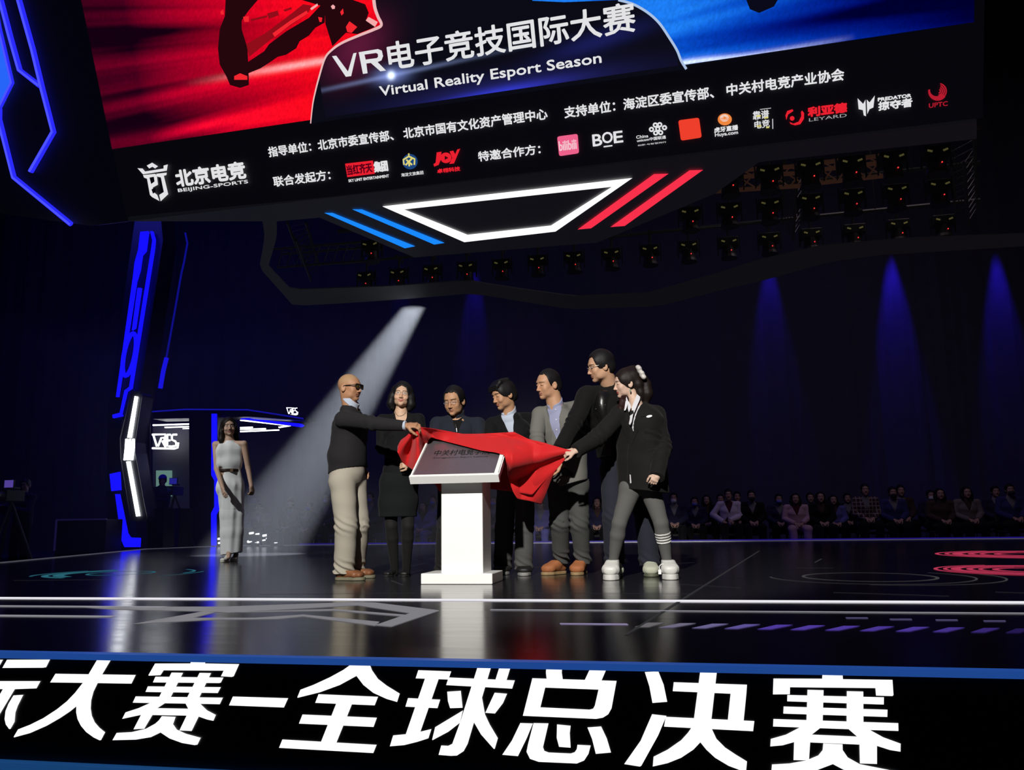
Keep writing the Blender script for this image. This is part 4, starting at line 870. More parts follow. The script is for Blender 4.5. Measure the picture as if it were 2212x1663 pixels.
# ------------------------------------------------------------------ 2: woman in black skirt suit
q = Person('woman with chin-length black hair, glasses and black skirt suit, arms folded, facing the viewer', 7.08, (864, 1250), -78); P = q.p
h2 = Head(P(868, 853, -.02), -74, 3, 4, 1.0, fem=1., jaw=.97)
la = [P(826, 908, 0), P(824, 968, -.06), P(884, 1002, -.20)]; ra = [P(904, 906, 0), P(914, 970, -.04), P(888, 1003, -.17)]
lg = [q.leg((845, 1040, 0), (845, 1135, -.02), (853, 1236), (853, 1243)), q.leg((880, 1040, 0), (881, 1135, -.02), (878, 1236), (878, 1243))]
for l in lg: l.append(l[2]+np.array([-.01, -.09, -.035]))
q.body(h2, tone_p, P(863, 1030), P(865, 990), P(865, 930), P(866, 893), [la, ra], lg, tor=((.13, .095), (.11, .08), (.125, .095)), hands=[(la[2], (.8, -.3, .1), (0, -1, .3), dict(thumb=1, size=.85)), (ra[2], (-.8, -.3, 0), (0, -1, .3), dict(thumb=-1, size=.85))], nr=.046, ar=(.036, .03, .023), lr=(.06, .042, .024), smile=1.2, paint=dict(lip=(.38, .10, .09), brow_w=.7, smile=1.2, blush=.1))
q.top('jacket', blk, [(.165, .125), (.142, .11), (.15, .12), (.085, .07)], [la, ra], (.055, .047, .036), hem=P(863, 1027), sh=.052, neckcut=(P(866, 880), P(866, 905, -.11), .056), low=P(863, 1040), seed=2.2, wr=.006)
f = q.field([q.pel, P(863, 1120)], .25); f.chain([P(863, 1010), P(862, 1040), P(860, 1085), P(859, 1130)], [(.135, .11), (.17, .13), (.175, .13), (.168, .125)], q.sd, .02, e=2.3); f.wrinkles(.003, (12, 12, 18), .3); f.cut(P(860, 1116), (0, 0, -1)); f.cut(P(863, 1010), (0, 0, 1)); f.mesh('skirt', fab('black_skirt_cloth', (.0065, .0075, .0082)), q.o)
f = q.field([x for l in lg for x in l[1:]], .2, .005)
for l in lg: f.chain([l[0], l[1], l[1]+(l[2]-l[1])*.25, l[2], l[3]], [.078, .054, .055, .033, .033], q.sd, .01)
f.mesh('tights', tights, q.o)
for l, d in zip(lg, (-.10, .10)):
    hl = np.array([l[2][0], l[2][1]+.04, 0]); shoe('shoe', q.o, hl, hl+np.array([d*.3, -.22, 0]), blackshoe, dksole, .040, .05, heelh=.02, sole=.008, toe_h=.035)
def bob(f, H=h2):
    for t in np.linspace(0, 1, 9):
        a = math.radians(-20+220*t); x, y = .080*math.cos(a), -.02+.085*math.sin(a)*-1
        f.chain([H.W(x*.9, y*.9, .05), H.W(x*1.12, y*1.02, -.02), H.W(x*1.24, y*1.0, -.085), H.W(x*1.05, y*.9, -.125)], [.03, .032, .032, .022], H.B[1], .025)
h2.hair(q.o, q.base, hairm, line=.070, vol=.014, side=None, extra=bob, back=None, forehead=.060, sq=2.1)
h2.glasses(q.o, frame_m, clearm(), w=.022, hh=.015, r=.0009)
mb = MB(); mb.tube([hit(q.o, x, y, .003) for x, y in ((853, 889), (856, 894), (860, 898.5), (866, 898.5), (872, 896), (876, 891))], .0018, 6); mb.build('necklace', mat('silver', (.8, .8, .8), .2, 1.), q.o)
# ------------------------------------------------------------------ 3: man in glasses and navy jacket behind the lectern
q = Person('man in glasses and dark navy zip jacket looking down behind the lectern', 7.42, (985, 1240), -92); P = q.p
h3 = Head(P(981, 866, -.10), -100, -15, -2, 1.13, jaw=1.02)
la = [P(944, 917, -.02), P(936, 962, -.16), P(955, 985, -.42)]; ra = [P(1032, 916, -.02), P(1040, 964, -.16), P(1020, 985, -.42)]
lg = [q.leg((968, 1045, .0), (962, 1140, 0), (956, 1230), (956, 1237)), q.leg((1008, 1045, 0), (1010, 1140, 0), (1012, 1230), (1012, 1237))]
q.body(h3, tone3, P(988, 1025), P(988, 985), P(987, 935, -.04), P(986, 900, -.03), [la, ra], lg, hands=[(la[2], (.5, -.6, -.1), (0, 0, 1), dict(thumb=1)), (ra[2], (-.5, -.6, -.1), (0, 0, 1), dict(thumb=-1))], paint=dict(closed=True, lip=(.30, .125, .095)))
q.top('jacket', navyj, [(.185, .135), (.18, .135), (.195, .135), (.115, .085)], [la, ra], (.070, .060, .046), hem=P(988, 1035), sh=.070, vee=(P(990, 938, -.16), P(971, 893, -.1), P(1005, 896, -.1)), seed=3.3, neckcut=(P(986, 900), P(986, 860), .060), wr=.006)
sh = q.top('shirt', blackshirt, [(.15, .10), (.15, .115), (.165, .118), (.095, .072)], hem=P(988, 1020), seed=1., neckcut=(P(986, 905, -.05), P(984, 870, -.12), .05))
q.collar(navyj, P(986, 894, -.03), .072, .05, .3, open_=.06, side_r=.080)
q.trousers(lg, fab('dark_trousers_cloth', (.016, .016, .016)), seed=2.)
for l, d in zip(lg, (-.04, .04)): hl = np.array([l[2][0], l[2][1]+.07, 0]); shoe('shoe', q.o, hl, hl+np.array([d, -.27, 0]), blackshoe, dksole, .048, ankle=l[2])
h3.hair(q.o, q.base, hairm, line=.080, vol=.012, forehead=.068, sq=4.)
h3.glasses(q.o, frame_m, clearm(), w=.022, hh=.015, r=.0009)
mb = MB(); mb.tube([hit(sh, x, y, .004) for x, y in ((984, 916), (986, 925), (987, 934))], .0025, 6); mb.tube([hit(sh, x, y, .004) for x, y in ((976, 909), (980, 915), (984, 923))], .002, 6); mb.build('zipper', frame_m, q.o)
# ------------------------------------------------------------------ 4: smiling man in black suit, pale blue shirt
q = Person('smiling man in black suit and pale blue open shirt bending over the cloth', 7.32, (1128, 1246), -108); P = q.p
h4 = Head(P(1088, 853, -.12), -138, -16, -3, 1.10, jaw=.98)
la = [P(1064, 918, -.06), P(1054, 965, -.24), P(1075, 985, -.50)]; ra = [P(1140, 907, .08), P(1149, 960, .0), P(1120, 985, -.40)]
lg = [q.leg((1096, 1045, .02), (1090, 1140, .02), (1086, 1221), (1086, 1239)), q.leg((1134, 1045, 0), (1133, 1140, -.02), (1131, 1221), (1131, 1241))]
q.body(h4, tone3, P(1116, 1025, .05), P(1113, 985, .03), P(1106, 935, -.02), P(1100, 895, -.06), [la, ra], lg, hands=[(la[2], (.3, -.8, -.1), (0, 0, 1), dict(thumb=1)), (ra[2], (-.5, -.6, -.1), (0, 0, 1), dict(thumb=-1))], smile=1., paint=dict(closed=True, lip=(.36, .11, .085), smile=1.))
q.top('jacket', blk, [(.18, .135), (.18, .135), (.19, .135), (.115, .08)], [la, ra], (.068, .058, .046), hem=P(1113, 1062), sh=.070, vee=(P(1110, 958, -.18), P(1078, 890, -.1), P(1111, 882, -.1), -.02), seed=4.2, low=P(1115, 1070, .05), neckcut=(P(1099, 898, -.06), P(1092, 850, -.1), .062), wr=.005)
q.top('shirt', paleblue, [(.15, .10), (.155, .118), (.168, .121), (.098, .074)], hem=P(1113, 1015), seed=1., neckcut=(P(1099, 902, -.06), P(1090, 855, -.14), .05))
q.collar(paleblue, P(1099, 889, -.07), .067, .048, .4, open_=.05)
q.trousers(lg, fab('grey_suit_trousers', (.075, .075, .072)), (.094, .086, .082), seed=1.2)
for l in lg: hl = np.array([l[2][0]-.0, l[2][1]+.07, 0]); shoe('shoe', q.o, hl, hl+np.array([.04, -.28, 0]), blackshoe, greysole, .054, ankle=l[2], sole=.026)
def sweep(f, H=h4):
    for k in range(8):
        x = -.064+.0165*k; f.chain([H.W(x*.8, -.04, .112), H.W(x*.95+.004, .035, .108), H.W(x+.010, .072, .082), H.W(x+.016, .086, .052)], [.022, .020, .014, .006], H.B[0], .014)
h4.hair(q.o, q.base, hairm, line=.052, vol=.015, extra=sweep, bumpy=.002, forehead=.064)
# ------------------------------------------------------------------ 5: man in grey blazer
q = Person('man in grey blazer, lavender shirt and tan suede shoes looking down at the cloth', 7.26, (1222, 1248), -112); P = q.p
h5 = Head(P(1184, 830, -.08), -140, -9, 4, 1.13, jaw=1.10)
la = [P(1166, 894, -.05), P(1160, 945, -.16), P(1168, 985, -.42)]; ra = [P(1247, 882, .07), P(1262, 938, .0), P(1214, 1004, -.14)]
lg = [q.leg((1206, 1045, -.02), (1209, 1130, -.06), (1213, 1209), (1213, 1240)), q.leg((1248, 1045, .02), (1252, 1130, -.02), (1258, 1209), (1259, 1240))]
q.body(h5, (.44, .242, .142), P(1226, 1022), P(1223, 978), P(1212, 920, -.02), P(1200, 878, -.04), [la, ra], lg, hands=[(la[2], (.2, -.8, -.1), (0, 0, 1), dict(thumb=1)), (ra[2], (-.8, -.3, -.2), (.2, -.7, .7), dict(thumb=-1, curl=(30, 35, 25)))], nr=.062, paint=dict(lip=(.31, .13, .10), closed=True, brow_w=.8))
q.top('blazer', greyb, [(.185, .135), (.185, .14), (.20, .145), (.118, .085)], [la, ra], (.072, .064, .052), hem=P(1240, 1044), hem_n=(.25, 0, -1), sh=.072, low=P(1228, 1055), vee=(P(1207, 985, -.2), P(1175, 868, -.1), P(1215, 862, -.1), -.01), seed=5.1, wr=.006, neckcut=(P(1199, 882, -.04), P(1190, 830, -.1), .066))
sh = q.top('shirt', lav, [(.155, .11), (.16, .124), (.178, .131), (.10, .078)], hem=P(1226, 1020), seed=1.6, neckcut=(P(1198, 887, -.05), P(1188, 840, -.14), .054))
q.collar(lav, P(1199, 872, -.05), .071, .052, .4, open_=.06)
mb = MB()
for y in (884, 906, 928, 947): c = hit(sh, 1200+(y-880)*.05, y); d = ray(1200, y); mb.tube([c+d*.006, c-d*.005], .0055, 8)
mb.build('shirt_buttons', mat('white_button', (.6, .6, .64), .4), q.o)
q.trousers(lg, greyt, (.098, .088, .070), (.17, .13), seed=.2, wr=.006, stack=.010)
l = lg[0]; hl = np.array([l[2][0]+.02, l[2][1]+.06, 0]); shoe('shoe', q.o, hl, hl+np.array([-.17, -.22, 0]), tan, tansole, .055, .10, ankle=l[2]+np.array([0, 0, .0]), sole=.024, toe_h=.058)
l = lg[1]; hl = np.array([l[2][0]+.0, l[2][1]+.06, 0]); shoe('shoe', q.o, hl, hl+np.array([-.05, -.25, 0]), tan, tansole, .055, .10, ankle=l[2]+np.array([0, 0, .0]), sole=.024, toe_h=.058)
h5.hair(q.o, q.base, hairm, line=.082, vol=.006, forehead=.073, sq=3.6)
# ------------------------------------------------------------------ 6: tall man in black leather-fronted jacket
q = Person('tallest man, in glasses and shiny black leather-fronted jacket, behind the blazer woman', 7.12, (1365, 1250), -150); P = q.p
h6 = Head(P(1297, 791, -.12), -160, -12, 4, 1.13, jaw=1.04)
la = [P(1268, 854, -.10), P(1240, 915, -.25), P(1209, 972, -.44)]; ra = [P(1340, 864, .14), P(1350, 930, .12), P(1330, 985, -.02)]
lg = [q.leg((1322, 1015, -.04), (1325, 1115, -.07), (1327, 1209), (1327, 1244)), q.leg((1366, 1015, .06), (1393, 1115, .08), (1403, 1211), (1404, 1243))]
q.body(h6, tone2, P(1335, 995), P(1325, 950), P(1305, 880, -.02), P(1318, 838, -.02), [la, ra], lg, hands=[(la[2], (-.6, -.1, -.7), (-.2, -.8, .3), dict(thumb=1, curl=(35, 40, 30)))], nr=.064, lr=(.078, .05, .04), paint=dict(lip=(.36, .135, .105), closed=False, stubble=.2))
q.top('jersey_back_and_sleeves', fab('black_jersey', (.006, .006, .006)), [(.17, .13), (.175, .13), (.19, .135), (.115, .085)], [la, ra], (.090, .076, .058), hem=P(1330, 992), sh=.082, seed=6.1, wr=.006, neckcut=(P(1316, 840, -.02), P(1310, 810, -.1), .066))
f = q.field([q.wai, q.che, q.nek], .26, .005); f.chain([P(1328, 985), q.wai, q.che, q.nek-np.array([0, 0, .050])], [(.176, .137), (.184, .142), (.200, .149), (.150, .098)], q.sd, .02, e=2.3); f.wrinkles(.012, (44, 44, 5), 2.6); f.cut(q.che+q.fd*.02, -q.fd); f.cut(P(1328, 988), (0, 0, -1))
f.cut(P(1316, 848, 0), (0, 0, 1)); lf = f.mesh('leather_front', leather, q.o)
mb = MB(); mb.tube([hit(lf, x, y, .001) for x, y in ((1284, 877), (1295, 875.5), (1308, 874))], .0022, 6); mb.tube([hit(lf, 1287, 883, -.002), hit(lf, 1287, 883, .006)], .005, 8); mb.build('front_seam', mat('black_thread', (.02, .02, .02), .4), lf)
f = SDF(q.nek-.25, q.nek+.2, .005); c = q.nek+np.array([0, 0, -.03]); f.seg(c-np.array([0, 0, .03]), c+np.array([0, 0, .05])-q.fd*.02, (.100, .105), (.090, .086), q.sd, 0); f.seg(c-np.array([0, 0, .1]), c+np.array([0, 0, .14]), .076, .073, q.sd, 0, 'sub'); q.vcut2(f, c, .05); f.wrinkles(.004, (20, 20, 30), 1.); f.mesh('shearling_collar', blk, q.o)
q.top('shirt', fab('navy_tshirt', (.036, .042, .080)), [(.15, .10), (.155, .115), (.175, .130), (.108, .092)], hem=P(1330, 985), seed=1.1, neckcut=(P(1316, 840, -.02), P(1308, 800, -.1), .062))
q.trousers(lg, navyt, (.102, .092, .086), (.172, .13), top=P(1325, 975), seed=3.0)
for l, so_ in zip(lg, (dksole, mat('olive_green_rubber', (.10, .11, .07), .6))): hl = np.array([l[2][0], l[2][1]+.07, 0]); shoe('shoe', q.o, hl, hl+np.array([.02, -.27, 0]), palegreen, so_, .058, .10, ankle=l[2], sole=.022, toe_h=.062)
h6.hair(q.o, q.base, hairm, line=.086, vol=.014, forehead=.070)
h6.glasses(q.o, frame_m, clearm(), w=.023, hh=.015, r=.0012)
# ------------------------------------------------------------------ 7: young woman in oversized black blazer
q = Person('young woman in oversized black blazer, grey leggings and white sneakers pulling the cloth', 6.76, (1382, 1254), -124); P = q.p
h7 = Head(P(1353, 828, .02), -163, -6, 3, 1.02, fem=1., jaw=.92)
ra = [P(1338, 895, -.04), P(1292, 945, -.18), P(1243, 974, -.34)]; la = [P(1418, 895, .05), P(1431, 965, -.04), P(1419, 1031, -.26)]
lg = [q.leg((1362, 1055, 0), (1338, 1130, -.04), (1325, 1212), (1322, 1250)), q.leg((1404, 1055, .05), (1428, 1130, .02), (1441, 1212), (1444, 1249))]
for l in lg: l.append(l[2]+np.array([0, -.06, -.09]))
q.body(h7, (.53, .365, .28), P(1384, 1025, .03), P(1384, 980, .03), P(1381, 915, .01), P(1374, 876, .01), [ra, la], lg, tor=((.125, .095), (.105, .08), (.12, .09)), hands=[(ra[2], (-.95, -.1, -.15), (.1, -.8, .6), dict(thumb=-1, curl=(45, 55, 40), size=.88)), (la[2]+np.array([0, 0, .035]), (-.35, -.2, -1), (.3, -.9, .1), dict(thumb=1, size=.80))], nr=.044, ar=(.036, .03, .023), lr=(.07, .046, .032), paint=dict(lip=(.48, .03, .04), brow_w=.8, closed=True))
def boxy(f):
    f.chain([P(1382, 905, .02), P(1385, 960, .03), P(1391, 1072, .03)], [(.155, .10), (.185, .14), (.20, .15)], q.sd, .03, e=3.)
def opening(f):
    boxy(f)
bz = q.top('blazer', blk2, [(.215, .160), (.20, .155), (.205, .145), (.125, .085)], [ra, la], (.076, .072, .060), hem=P(1390, 1060), hem_n=(-.13, 0, -1), sh=.078, low=P(1388, 1075, .03), vee=(P(1360, 948, -.16), P(1348, 872, -.1), P(1384, 868, -.1), -.02), seed=7.4, wr=.007, neckcut=(P(1374, 882), P(1366, 850, -.05), .052), extra=opening)
sh = q.top('shirt', shirtw, [(.15, .11), (.13, .105), (.150, .118), (.088, .07)], hem=P(1384, 1056), low=P(1384, 1060), seed=1.8, neckcut=(P(1373, 886), P(1358, 858, -.10), .042))
def flap(name, pts, m, par=q.o, th=.006):
    mb = MB(); mb.prism(pts, (0, .004, 0)); o = mb.build(name, m, par); return o
D = lambda y: -.05-.10*min(1, max(0, (y-855)/40))
for pl in ([(1353, 856), (1348, 887), (1351.5, 886), (1358, 869)], [(1357.5, 866), (1356, 882), (1358.6, 890.5), (1363, 880), (1362, 874)], [(1376, 851), (1383, 857), (1382, 863), (1369, 892.5), (1366, 890.5), (1364.5, 880)]):
    flap('shirt_collar', [P(x, y, D(y)) for x, y in pl], shirtw)
flap('tie_ribbon', [P(x, y, -.155) for x, y in ((1368, 893), (1362, 897), (1358.6, 915), (1361, 918), (1364.5, 911))], shirtw)
flap('tie_knot', [P(x, y, -.150) for x, y in ((1361, 888), (1368, 886), (1369, 893), (1362, 897))], blk2)
def onbz(pl, lift=.005): return [hit(bz, x, y, lift) for x, y in pl]
def lapel(pl, name='lapel'):
    mb = MB(); a = onbz(pl, .007); mb.prism(a, (0, .006, 0)); return mb.build(name, blk2, bz)
lapel([(1386, 868), (1398, 880), (1399, 898), (1386, 900), (1378, 930), (1364, 962), (1363, 950), (1376, 905)]); lapel([(1345, 876), (1337, 896), (1342, 903), (1340, 910), (1352, 950), (1357, 957), (1357, 945), (1349, 905)])
mb = MB(); mb.prism(onbz([(1360, 1024), (1362.5, 1026), (1364, 1043), (1361, 1044)], .006), (0, .004, 0)); mb.build('shirt_tail', shirtw, q.o)
mb = MB()
for ln in ([(1358, 960), (1355, 985), (1356, 1015), (1353, 1055)], [(1396, 972), (1410, 970), (1418, 972)]): mb.tube([hit(bz, x, y, .001) for x, y in ln], .003, 6)
mb.build('blazer_seam', mat('black_piping', (.004, .004, .004), .9), bz)
mb = MB(); a = [hit(bz, 1402.5+6.5*math.cos(t), 899-2.6*math.sin(t)-1.2*math.cos(t), .012) for t in np.linspace(0, 6.28, 14, endpoint=False)]; mb.prism(a, (0, .012, 0)); mb.build('lapel_pin', mat('white_enamel', (.75, .75, .75), .3), bz)
f = q.field([x for l in lg for x in l[:3]]+[q.pel], .2, .005)
f.chain([P(1384, 1010, .03), q.pel], [(.13, .10), (.14, .11)], q.sd, .02)
for l in lg: f.chain([l[0], l[1], l[1]+(l[2]-l[1])*.3, l[2]], [.088, .060, .060, .038], q.sd, .012); f.seg(q.pel, l[0], .10, .088, q.sd, .03)
f.wrinkles(.0015, (16, 16, 30), .2)
for l in lg: f.cut(l[2]-np.array([0, 0, .01]), (0, 0, -1), 0, (l[2]-.1, l[2]+.1))
lgo = f.mesh('leggings', legg, q.o)
a, b = lg[1][1], lg[1][2]; rr0 = lambda t: (.060 if t < .3 else .060+(.038-.060)*(t-.3)/.7)+.0045
for k in range(4):
    t0 = .24+.072*k; A = a+(b-a)*t0; B = a+(b-a)*(t0+.042); f = SDF(np.minimum(A, B)-.1, np.maximum(A, B)+.1, .004); f.seg(A, B, rr0(t0), rr0(t0), q.sd, 0); d = nrm(B-A)
    f.cut(A, -d); f.cut(B, d); f.mesh('white_stripe', mat('white_knit', (.6, .6, .58), .8), lgo)
for l, dx in zip(lg, (-.02, .03)):
    hl = np.array([l[2][0], l[2][1]+.085, 0]); shoe('sneaker', q.o, hl, hl+np.array([dx, -.29, 0]), whiteshoe, mat('white_rubber', (.55, .55, .53), .6), .060, .12, ankle=l[2]+np.array([0, 0, .012]), sole=.040, toe_h=.070, sole_w=1.05, ar=.050)
mb = MB(); c = P(1432, 1226, -.03); mb.tube([c+np.array([.028*math.cos(t), 0, .028*math.sin(t)]) for t in np.linspace(-.6, 3.9, 16)], .004, 6); mb.box(c+np.array([-.026, 0, -.033]), (.024, .008, .036)); mb.build('shoe_tag', MATS['white_enamel'], q.o)
def longhair(f, H=h7):
    f.chain([H.W(0, -.075, .095), P(1387, 818, .04), P(1395, 832, .05), P(1399, 850, .04), P(1396, 868, .05)], [.05, .040, .044, .042, .025], H.B[0], .03)
    for q_ in (-1, 1): f.chain([H.W(q_*.045, -.06, .06), H.W(q_*.05, -.085, -.02), H.W(q_*.045, -.095, -.09), H.W(q_*.04, -.09, -.16)], [.035, .034, .03, .02], H.B[0], .02)
h7.hair(q.o, q.base, hairb, line=.070, vol=.012, side=None, extra=longhair, back=None, forehead=.060, sq=2.)
f = SDF(h7.O-.35, h7.O+.2, .005); f.chain([h7.W(.055, -.01, -.05), P(1348, 866, -.06), P(1341, 882, -.09), P(1337, 900, -.10)], [(.018, .012), (.030, .014), (.036, .014), (.020, .010)], h7.B[1], .015); f.wrinkles(.005, (90, 90, 8), 3.); f.mesh('hair_lock', mat('red_brown_hair', (.016, .004, .003), .6, spec=.2), q.o)
f = SDF(P(1384, 805)-.15, P(1384, 805)+.15, .004)
for k, (x, y) in enumerate(((1377, 793), (1380, 796), (1381, 802), (1386, 806), (1386, 811), (1390, 815))): f.ell(P(x+1, y, -.035+.01*(-1)**k), (.021, .026, .019), None, .018)
f.mesh('hair_scrunchie', mat('cream_satin', (.52, .50, .47), .45), q.o)
mb = MB(); c = h7.W(-.086, -.004, -.055); mb.tube([c, c-np.array([0, 0, .010]), c-np.array([0, 0, .022]), c-np.array([0, 0, .030])], [.002, .006, .007, .002], 8); mb.build('earring', mat('green_stone', (.2, .26, .18), .2), q.o)
# ------------------------------------------------------------------ the red cloth they pull away
cols = np.linspace(858, 1234, 150)
def itp(x, pts): xp, yp = zip(*pts); return np.interp(x, xp, yp)
ytop = itp(cols, [(858, 966), (864, 952), (880, 936), (905, 921), (930, 924), (960, 929), (1000, 936.5), (1035, 936), (1080, 933.5), (1112, 932), (1140, 946), (1180, 957), (1234, 973)])
yb_f = itp(cols, [(858, 975), (870, 1000), (893, 1017), (912, 985), (926, 950), (932, 944), (942, 948), (990, 960), (1040, 973), (1070, 977), (1090, 983), (1096, 1010), (1100, 1040), (1110, 1066), (1118, 1078), (1145, 1083), (1170, 1091), (1180, 1066), (1197, 1021), (1215, 999), (1234, 976)])
yb_r = itp(cols, [(858, 972), (893, 1010), (925, 1030), (940, 1046), (951, 1066), (956, 1052), (1040, 1055), (1100, 1062), (1150, 1070), (1197, 1015), (1234, 975)])
def board_y(px, py):
    d = ray(px, py); t = (top_pl.o-CAM).dot(bn)/d.dot(bn); return (CAM+d*t)[1]
V_, F_ = [], []; NF, NR = 46, 26
for i, x in enumerate(cols):
    on_b0 = np.interp(x, [929, 938, 1106, 1152], [0, 1, 1, 0])
    ytp = np.interp(x, [858, 905, 1000, 1234], [6.50, 6.34, 6.64, 6.40])
    for j in range(NF+NR):
        if j < NF:
            t = j/(NF-1); y = yb_f[i]+(ytop[i]-yb_f[i])*t
            base = np.interp(x, [858, 925, 1090, 1234], [6.50, 6.50, 6.54, 6.41])
            Y = base*(1-t)+ytp*t; on_b = on_b0*np.interp(y, [978, 1036], [1, 0])
            if on_b > 0: Y = Y*(1-on_b)+on_b*min(Y, board_y(x, y)-.052) if t < .9 else Y*(1-on_b)+on_b*min(ytp, board_y(x, ytop[i])-.05)
            th = math.atan2(y-973, 1245-x); r = math.hypot(1245-x, y-973)
            fold = .095*(abs(math.sin(th*5.2+1.1))-.5)*min(1, r/120)*max(0, min(1, (x-1060)/60))
            th2 = math.atan2(y-918, x-900); r2 = math.hypot(x-900, y-918)
            fold += .042*math.sin(th2*9+.6)*min(1, r2/50)*max(0, min(1, (960-x)/40))
            fold += .055*(abs(math.sin((x-1105)*.045+.012*(y-950)))-.5)*math.exp(-((x-1090)/75)**2)+.008*math.sin(x*.05+y*.14)
            sst = max(0., min(1., (th-.27)/.24)); sst = sst*sst*(3-2*sst); fold -= .22*sst*min(1, r/140)*max(0, min(1, (x-1085)/40))
            fold += .10*(abs(math.sin(th2*5+.3))-.5)*min(1, r2/40)*max(0, min(1, (945-x)/30))
            Y -= fold*(1-.75*on_b*(t < .8))*(1-.4*t)
        else:
            t = (j-NF+1)/NR; y = ytop[i]+(yb_r[i]-ytop[i])*t+.5*math.sin(t*3.14)
            base = np.interp(x, [858, 925, 1100, 1234], [6.53, 6.74, 6.70, 6.44]); Y = ytp+.012+(base-ytp)*min(1, t*2.5)+.012*math.sin(x*.09+t*5)
        V_.append(on_y(x, y, Y))
n = NF+NR
for i in range(len(cols)-1):
    for j in range(n-1): F_.append((i*n+j, (i+1)*n+j, (i+1)*n+j+1, i*n+j+1))
mb = MB(); mb.add(V_, F_); red = mb.build('red_cloth', fab('red_satin', (.50, .014, .016), .6, .1, .1), None, True)
red.data.materials[0].use_backface_culling = False
sm = red.modifiers.new('smooth', 'SMOOTH'); sm.iterations = 3; sm.factor = .5
sm = red.modifiers.new('solid', 'SOLIDIFY'); sm.thickness = .003
tag(red, 'large red unveiling cloth being pulled off the lectern by hands on both sides', 'cloth')
# ------------------------------------------------------------------ lighting rig behind the screen
rig = thing('lighting_ring', 'large dark angular ring hanging behind the screen, its flat underside faintly visible', 'rig', (0, 11, 3.9))
zr = 3.9; RZ = lambda pts, z=zr: [(*on_z(x, y, z)[:2], z) for x, y in pts]
inner = [(598, 470), (598, 512), (580, 574), (629, 626), (847, 618), (1014, 606), (1046, 612), (1110, 622), (1240, 640), (1400, 633), (1560, 588), (1640, 562), (1775, 531), (1960, 515), (2212, 505), (2500, 488)]
outer = [(566, 470), (572, 512), (560, 578), (634, 661), (742, 655), (887, 645), (1017, 634), (1054, 639), (1133, 652), (1230, 668), (1420, 662), (1560, 626), (1648, 606), (1791, 566), (1901, 551), (2212, 532), (2540, 512)]
mb = MB(); a = [np.array(p) for p in RZ(inner)]; b = [np.array(p) for p in RZ(outer)]
na = len(a); nb = len(b); q = list(np.linspace(0, 1, 60))
def along(P, t):
    L = np.cumsum([0]+[np.linalg.norm(P[i+1]-P[i]) for i in range(len(P)-1)]); return np.array([np.interp(t*L[-1], L, [p[k] for p in P]) for k in range(3)])
A = [along(a, t) for t in q]; B = [along(b, t) for t in q]; n = len(q)
up = np.array([0, 0, .015])
mb.add(A+B+[p+up for p in A]+[p+up for p in B], [f for i in range(n-1) for f in ((i, n+i, n+i+1, i+1), (2*n+i, 2*n+i+1, 3*n+i+1, 3*n+i), (i, i+1, 2*n+i+1, 2*n+i), (n+i, 3*n+i, 3*n+i+1, n+i+1))])
mb.build('underside_band', mat('ring_dark_panel', (.035, .035, .036), .6, emit=(.0035, .0035, .0042), strength=1.), rig)  # light on the underside put in as faint glow
steel = mat('dark_truss_metal', (.05, .05, .05), .45, .8, emit=(.0015, .0014, .0014), strength=1.); fixm = mat('fixture_black', (.010, .010, .010), .5, emit=(.0006, .0006, .0007), strength=1.)
def truss(name, A, B, label, w=.28, r=.022, n=10, m=steel):
    A = np.array(A, float); B = np.array(B, float); t = thing(name, label, 'truss', (A+B)/2); d = nrm(B-A); s_ = nrm(np.cross(d, (0, 0, 1))); u = np.cross(s_, d)
    for i, (p, k) in enumerate(((-1, 1), (1, 1), (0, -1))): mb = MB(); o = s_*p*w/2+u*k*w/2; mb.tube([A+o, B+o], r, 8); mb.build('chord', m, t)
    mb = MB(); L = np.linalg.norm(B-A)
    for k in range(n):
        p0 = A+d*L*k/n; p1 = A+d*L*(k+1)/n
        for (a_, b_) in (((-1, 1), (0, -1)), ((0, -1), (1, 1)), ((1, 1), (-1, 1))): mb.tube([p0+s_*a_[0]*w/2+u*a_[1]*w/2, p1+s_*b_[0]*w/2+u*b_[1]*w/2], r*.32, 5)
    mb.build('lattice', m, t); return t
zt = 4.6
orange_t = mat('orange_lit_truss_metal', (.25, .12, .08), .5, .3, emit=(.018, .008, .005), strength=1.)  # orange light on the truss put into its colour and glow
g = lambda x, y, z=4.75: on_z(x, y, z)
truss('truss', g(1530, 397), g(1740, 383), 'rusty orange truss hanging among lamps right of the red light bars', .22, .03, 6, orange_t)
truss('truss', g(1745, 380), g(1905, 362), 'rusty orange truss end at the rear right of the lamp rig', .22, .03, 5, orange_t)
for k, (p0, p1, lb) in enumerate(((( 640, 500), (672, 590), 'thin dark truss at the left end of the lamp rig'), ((600, 560), (800, 545), 'thin dark cross truss beside the blue light bars'), ((2080, 330), (2090, 470), 'dark truss at the far right end of the lamp rig'), ((1720, 365), (1712, 500), 'dark truss crossing the lamp rows right of the screen soffit'))):
    truss('truss', g(*p0, 4.9), g(*p1, 4.9), lb)
yl = mat('yellow_label', (.4, .36, .12), .7, emit=(.06, .055, .018), strength=1.); redled = glow('red_led', (1, .03, .03), 2.2)  # light on the yellow label put in as faint glow
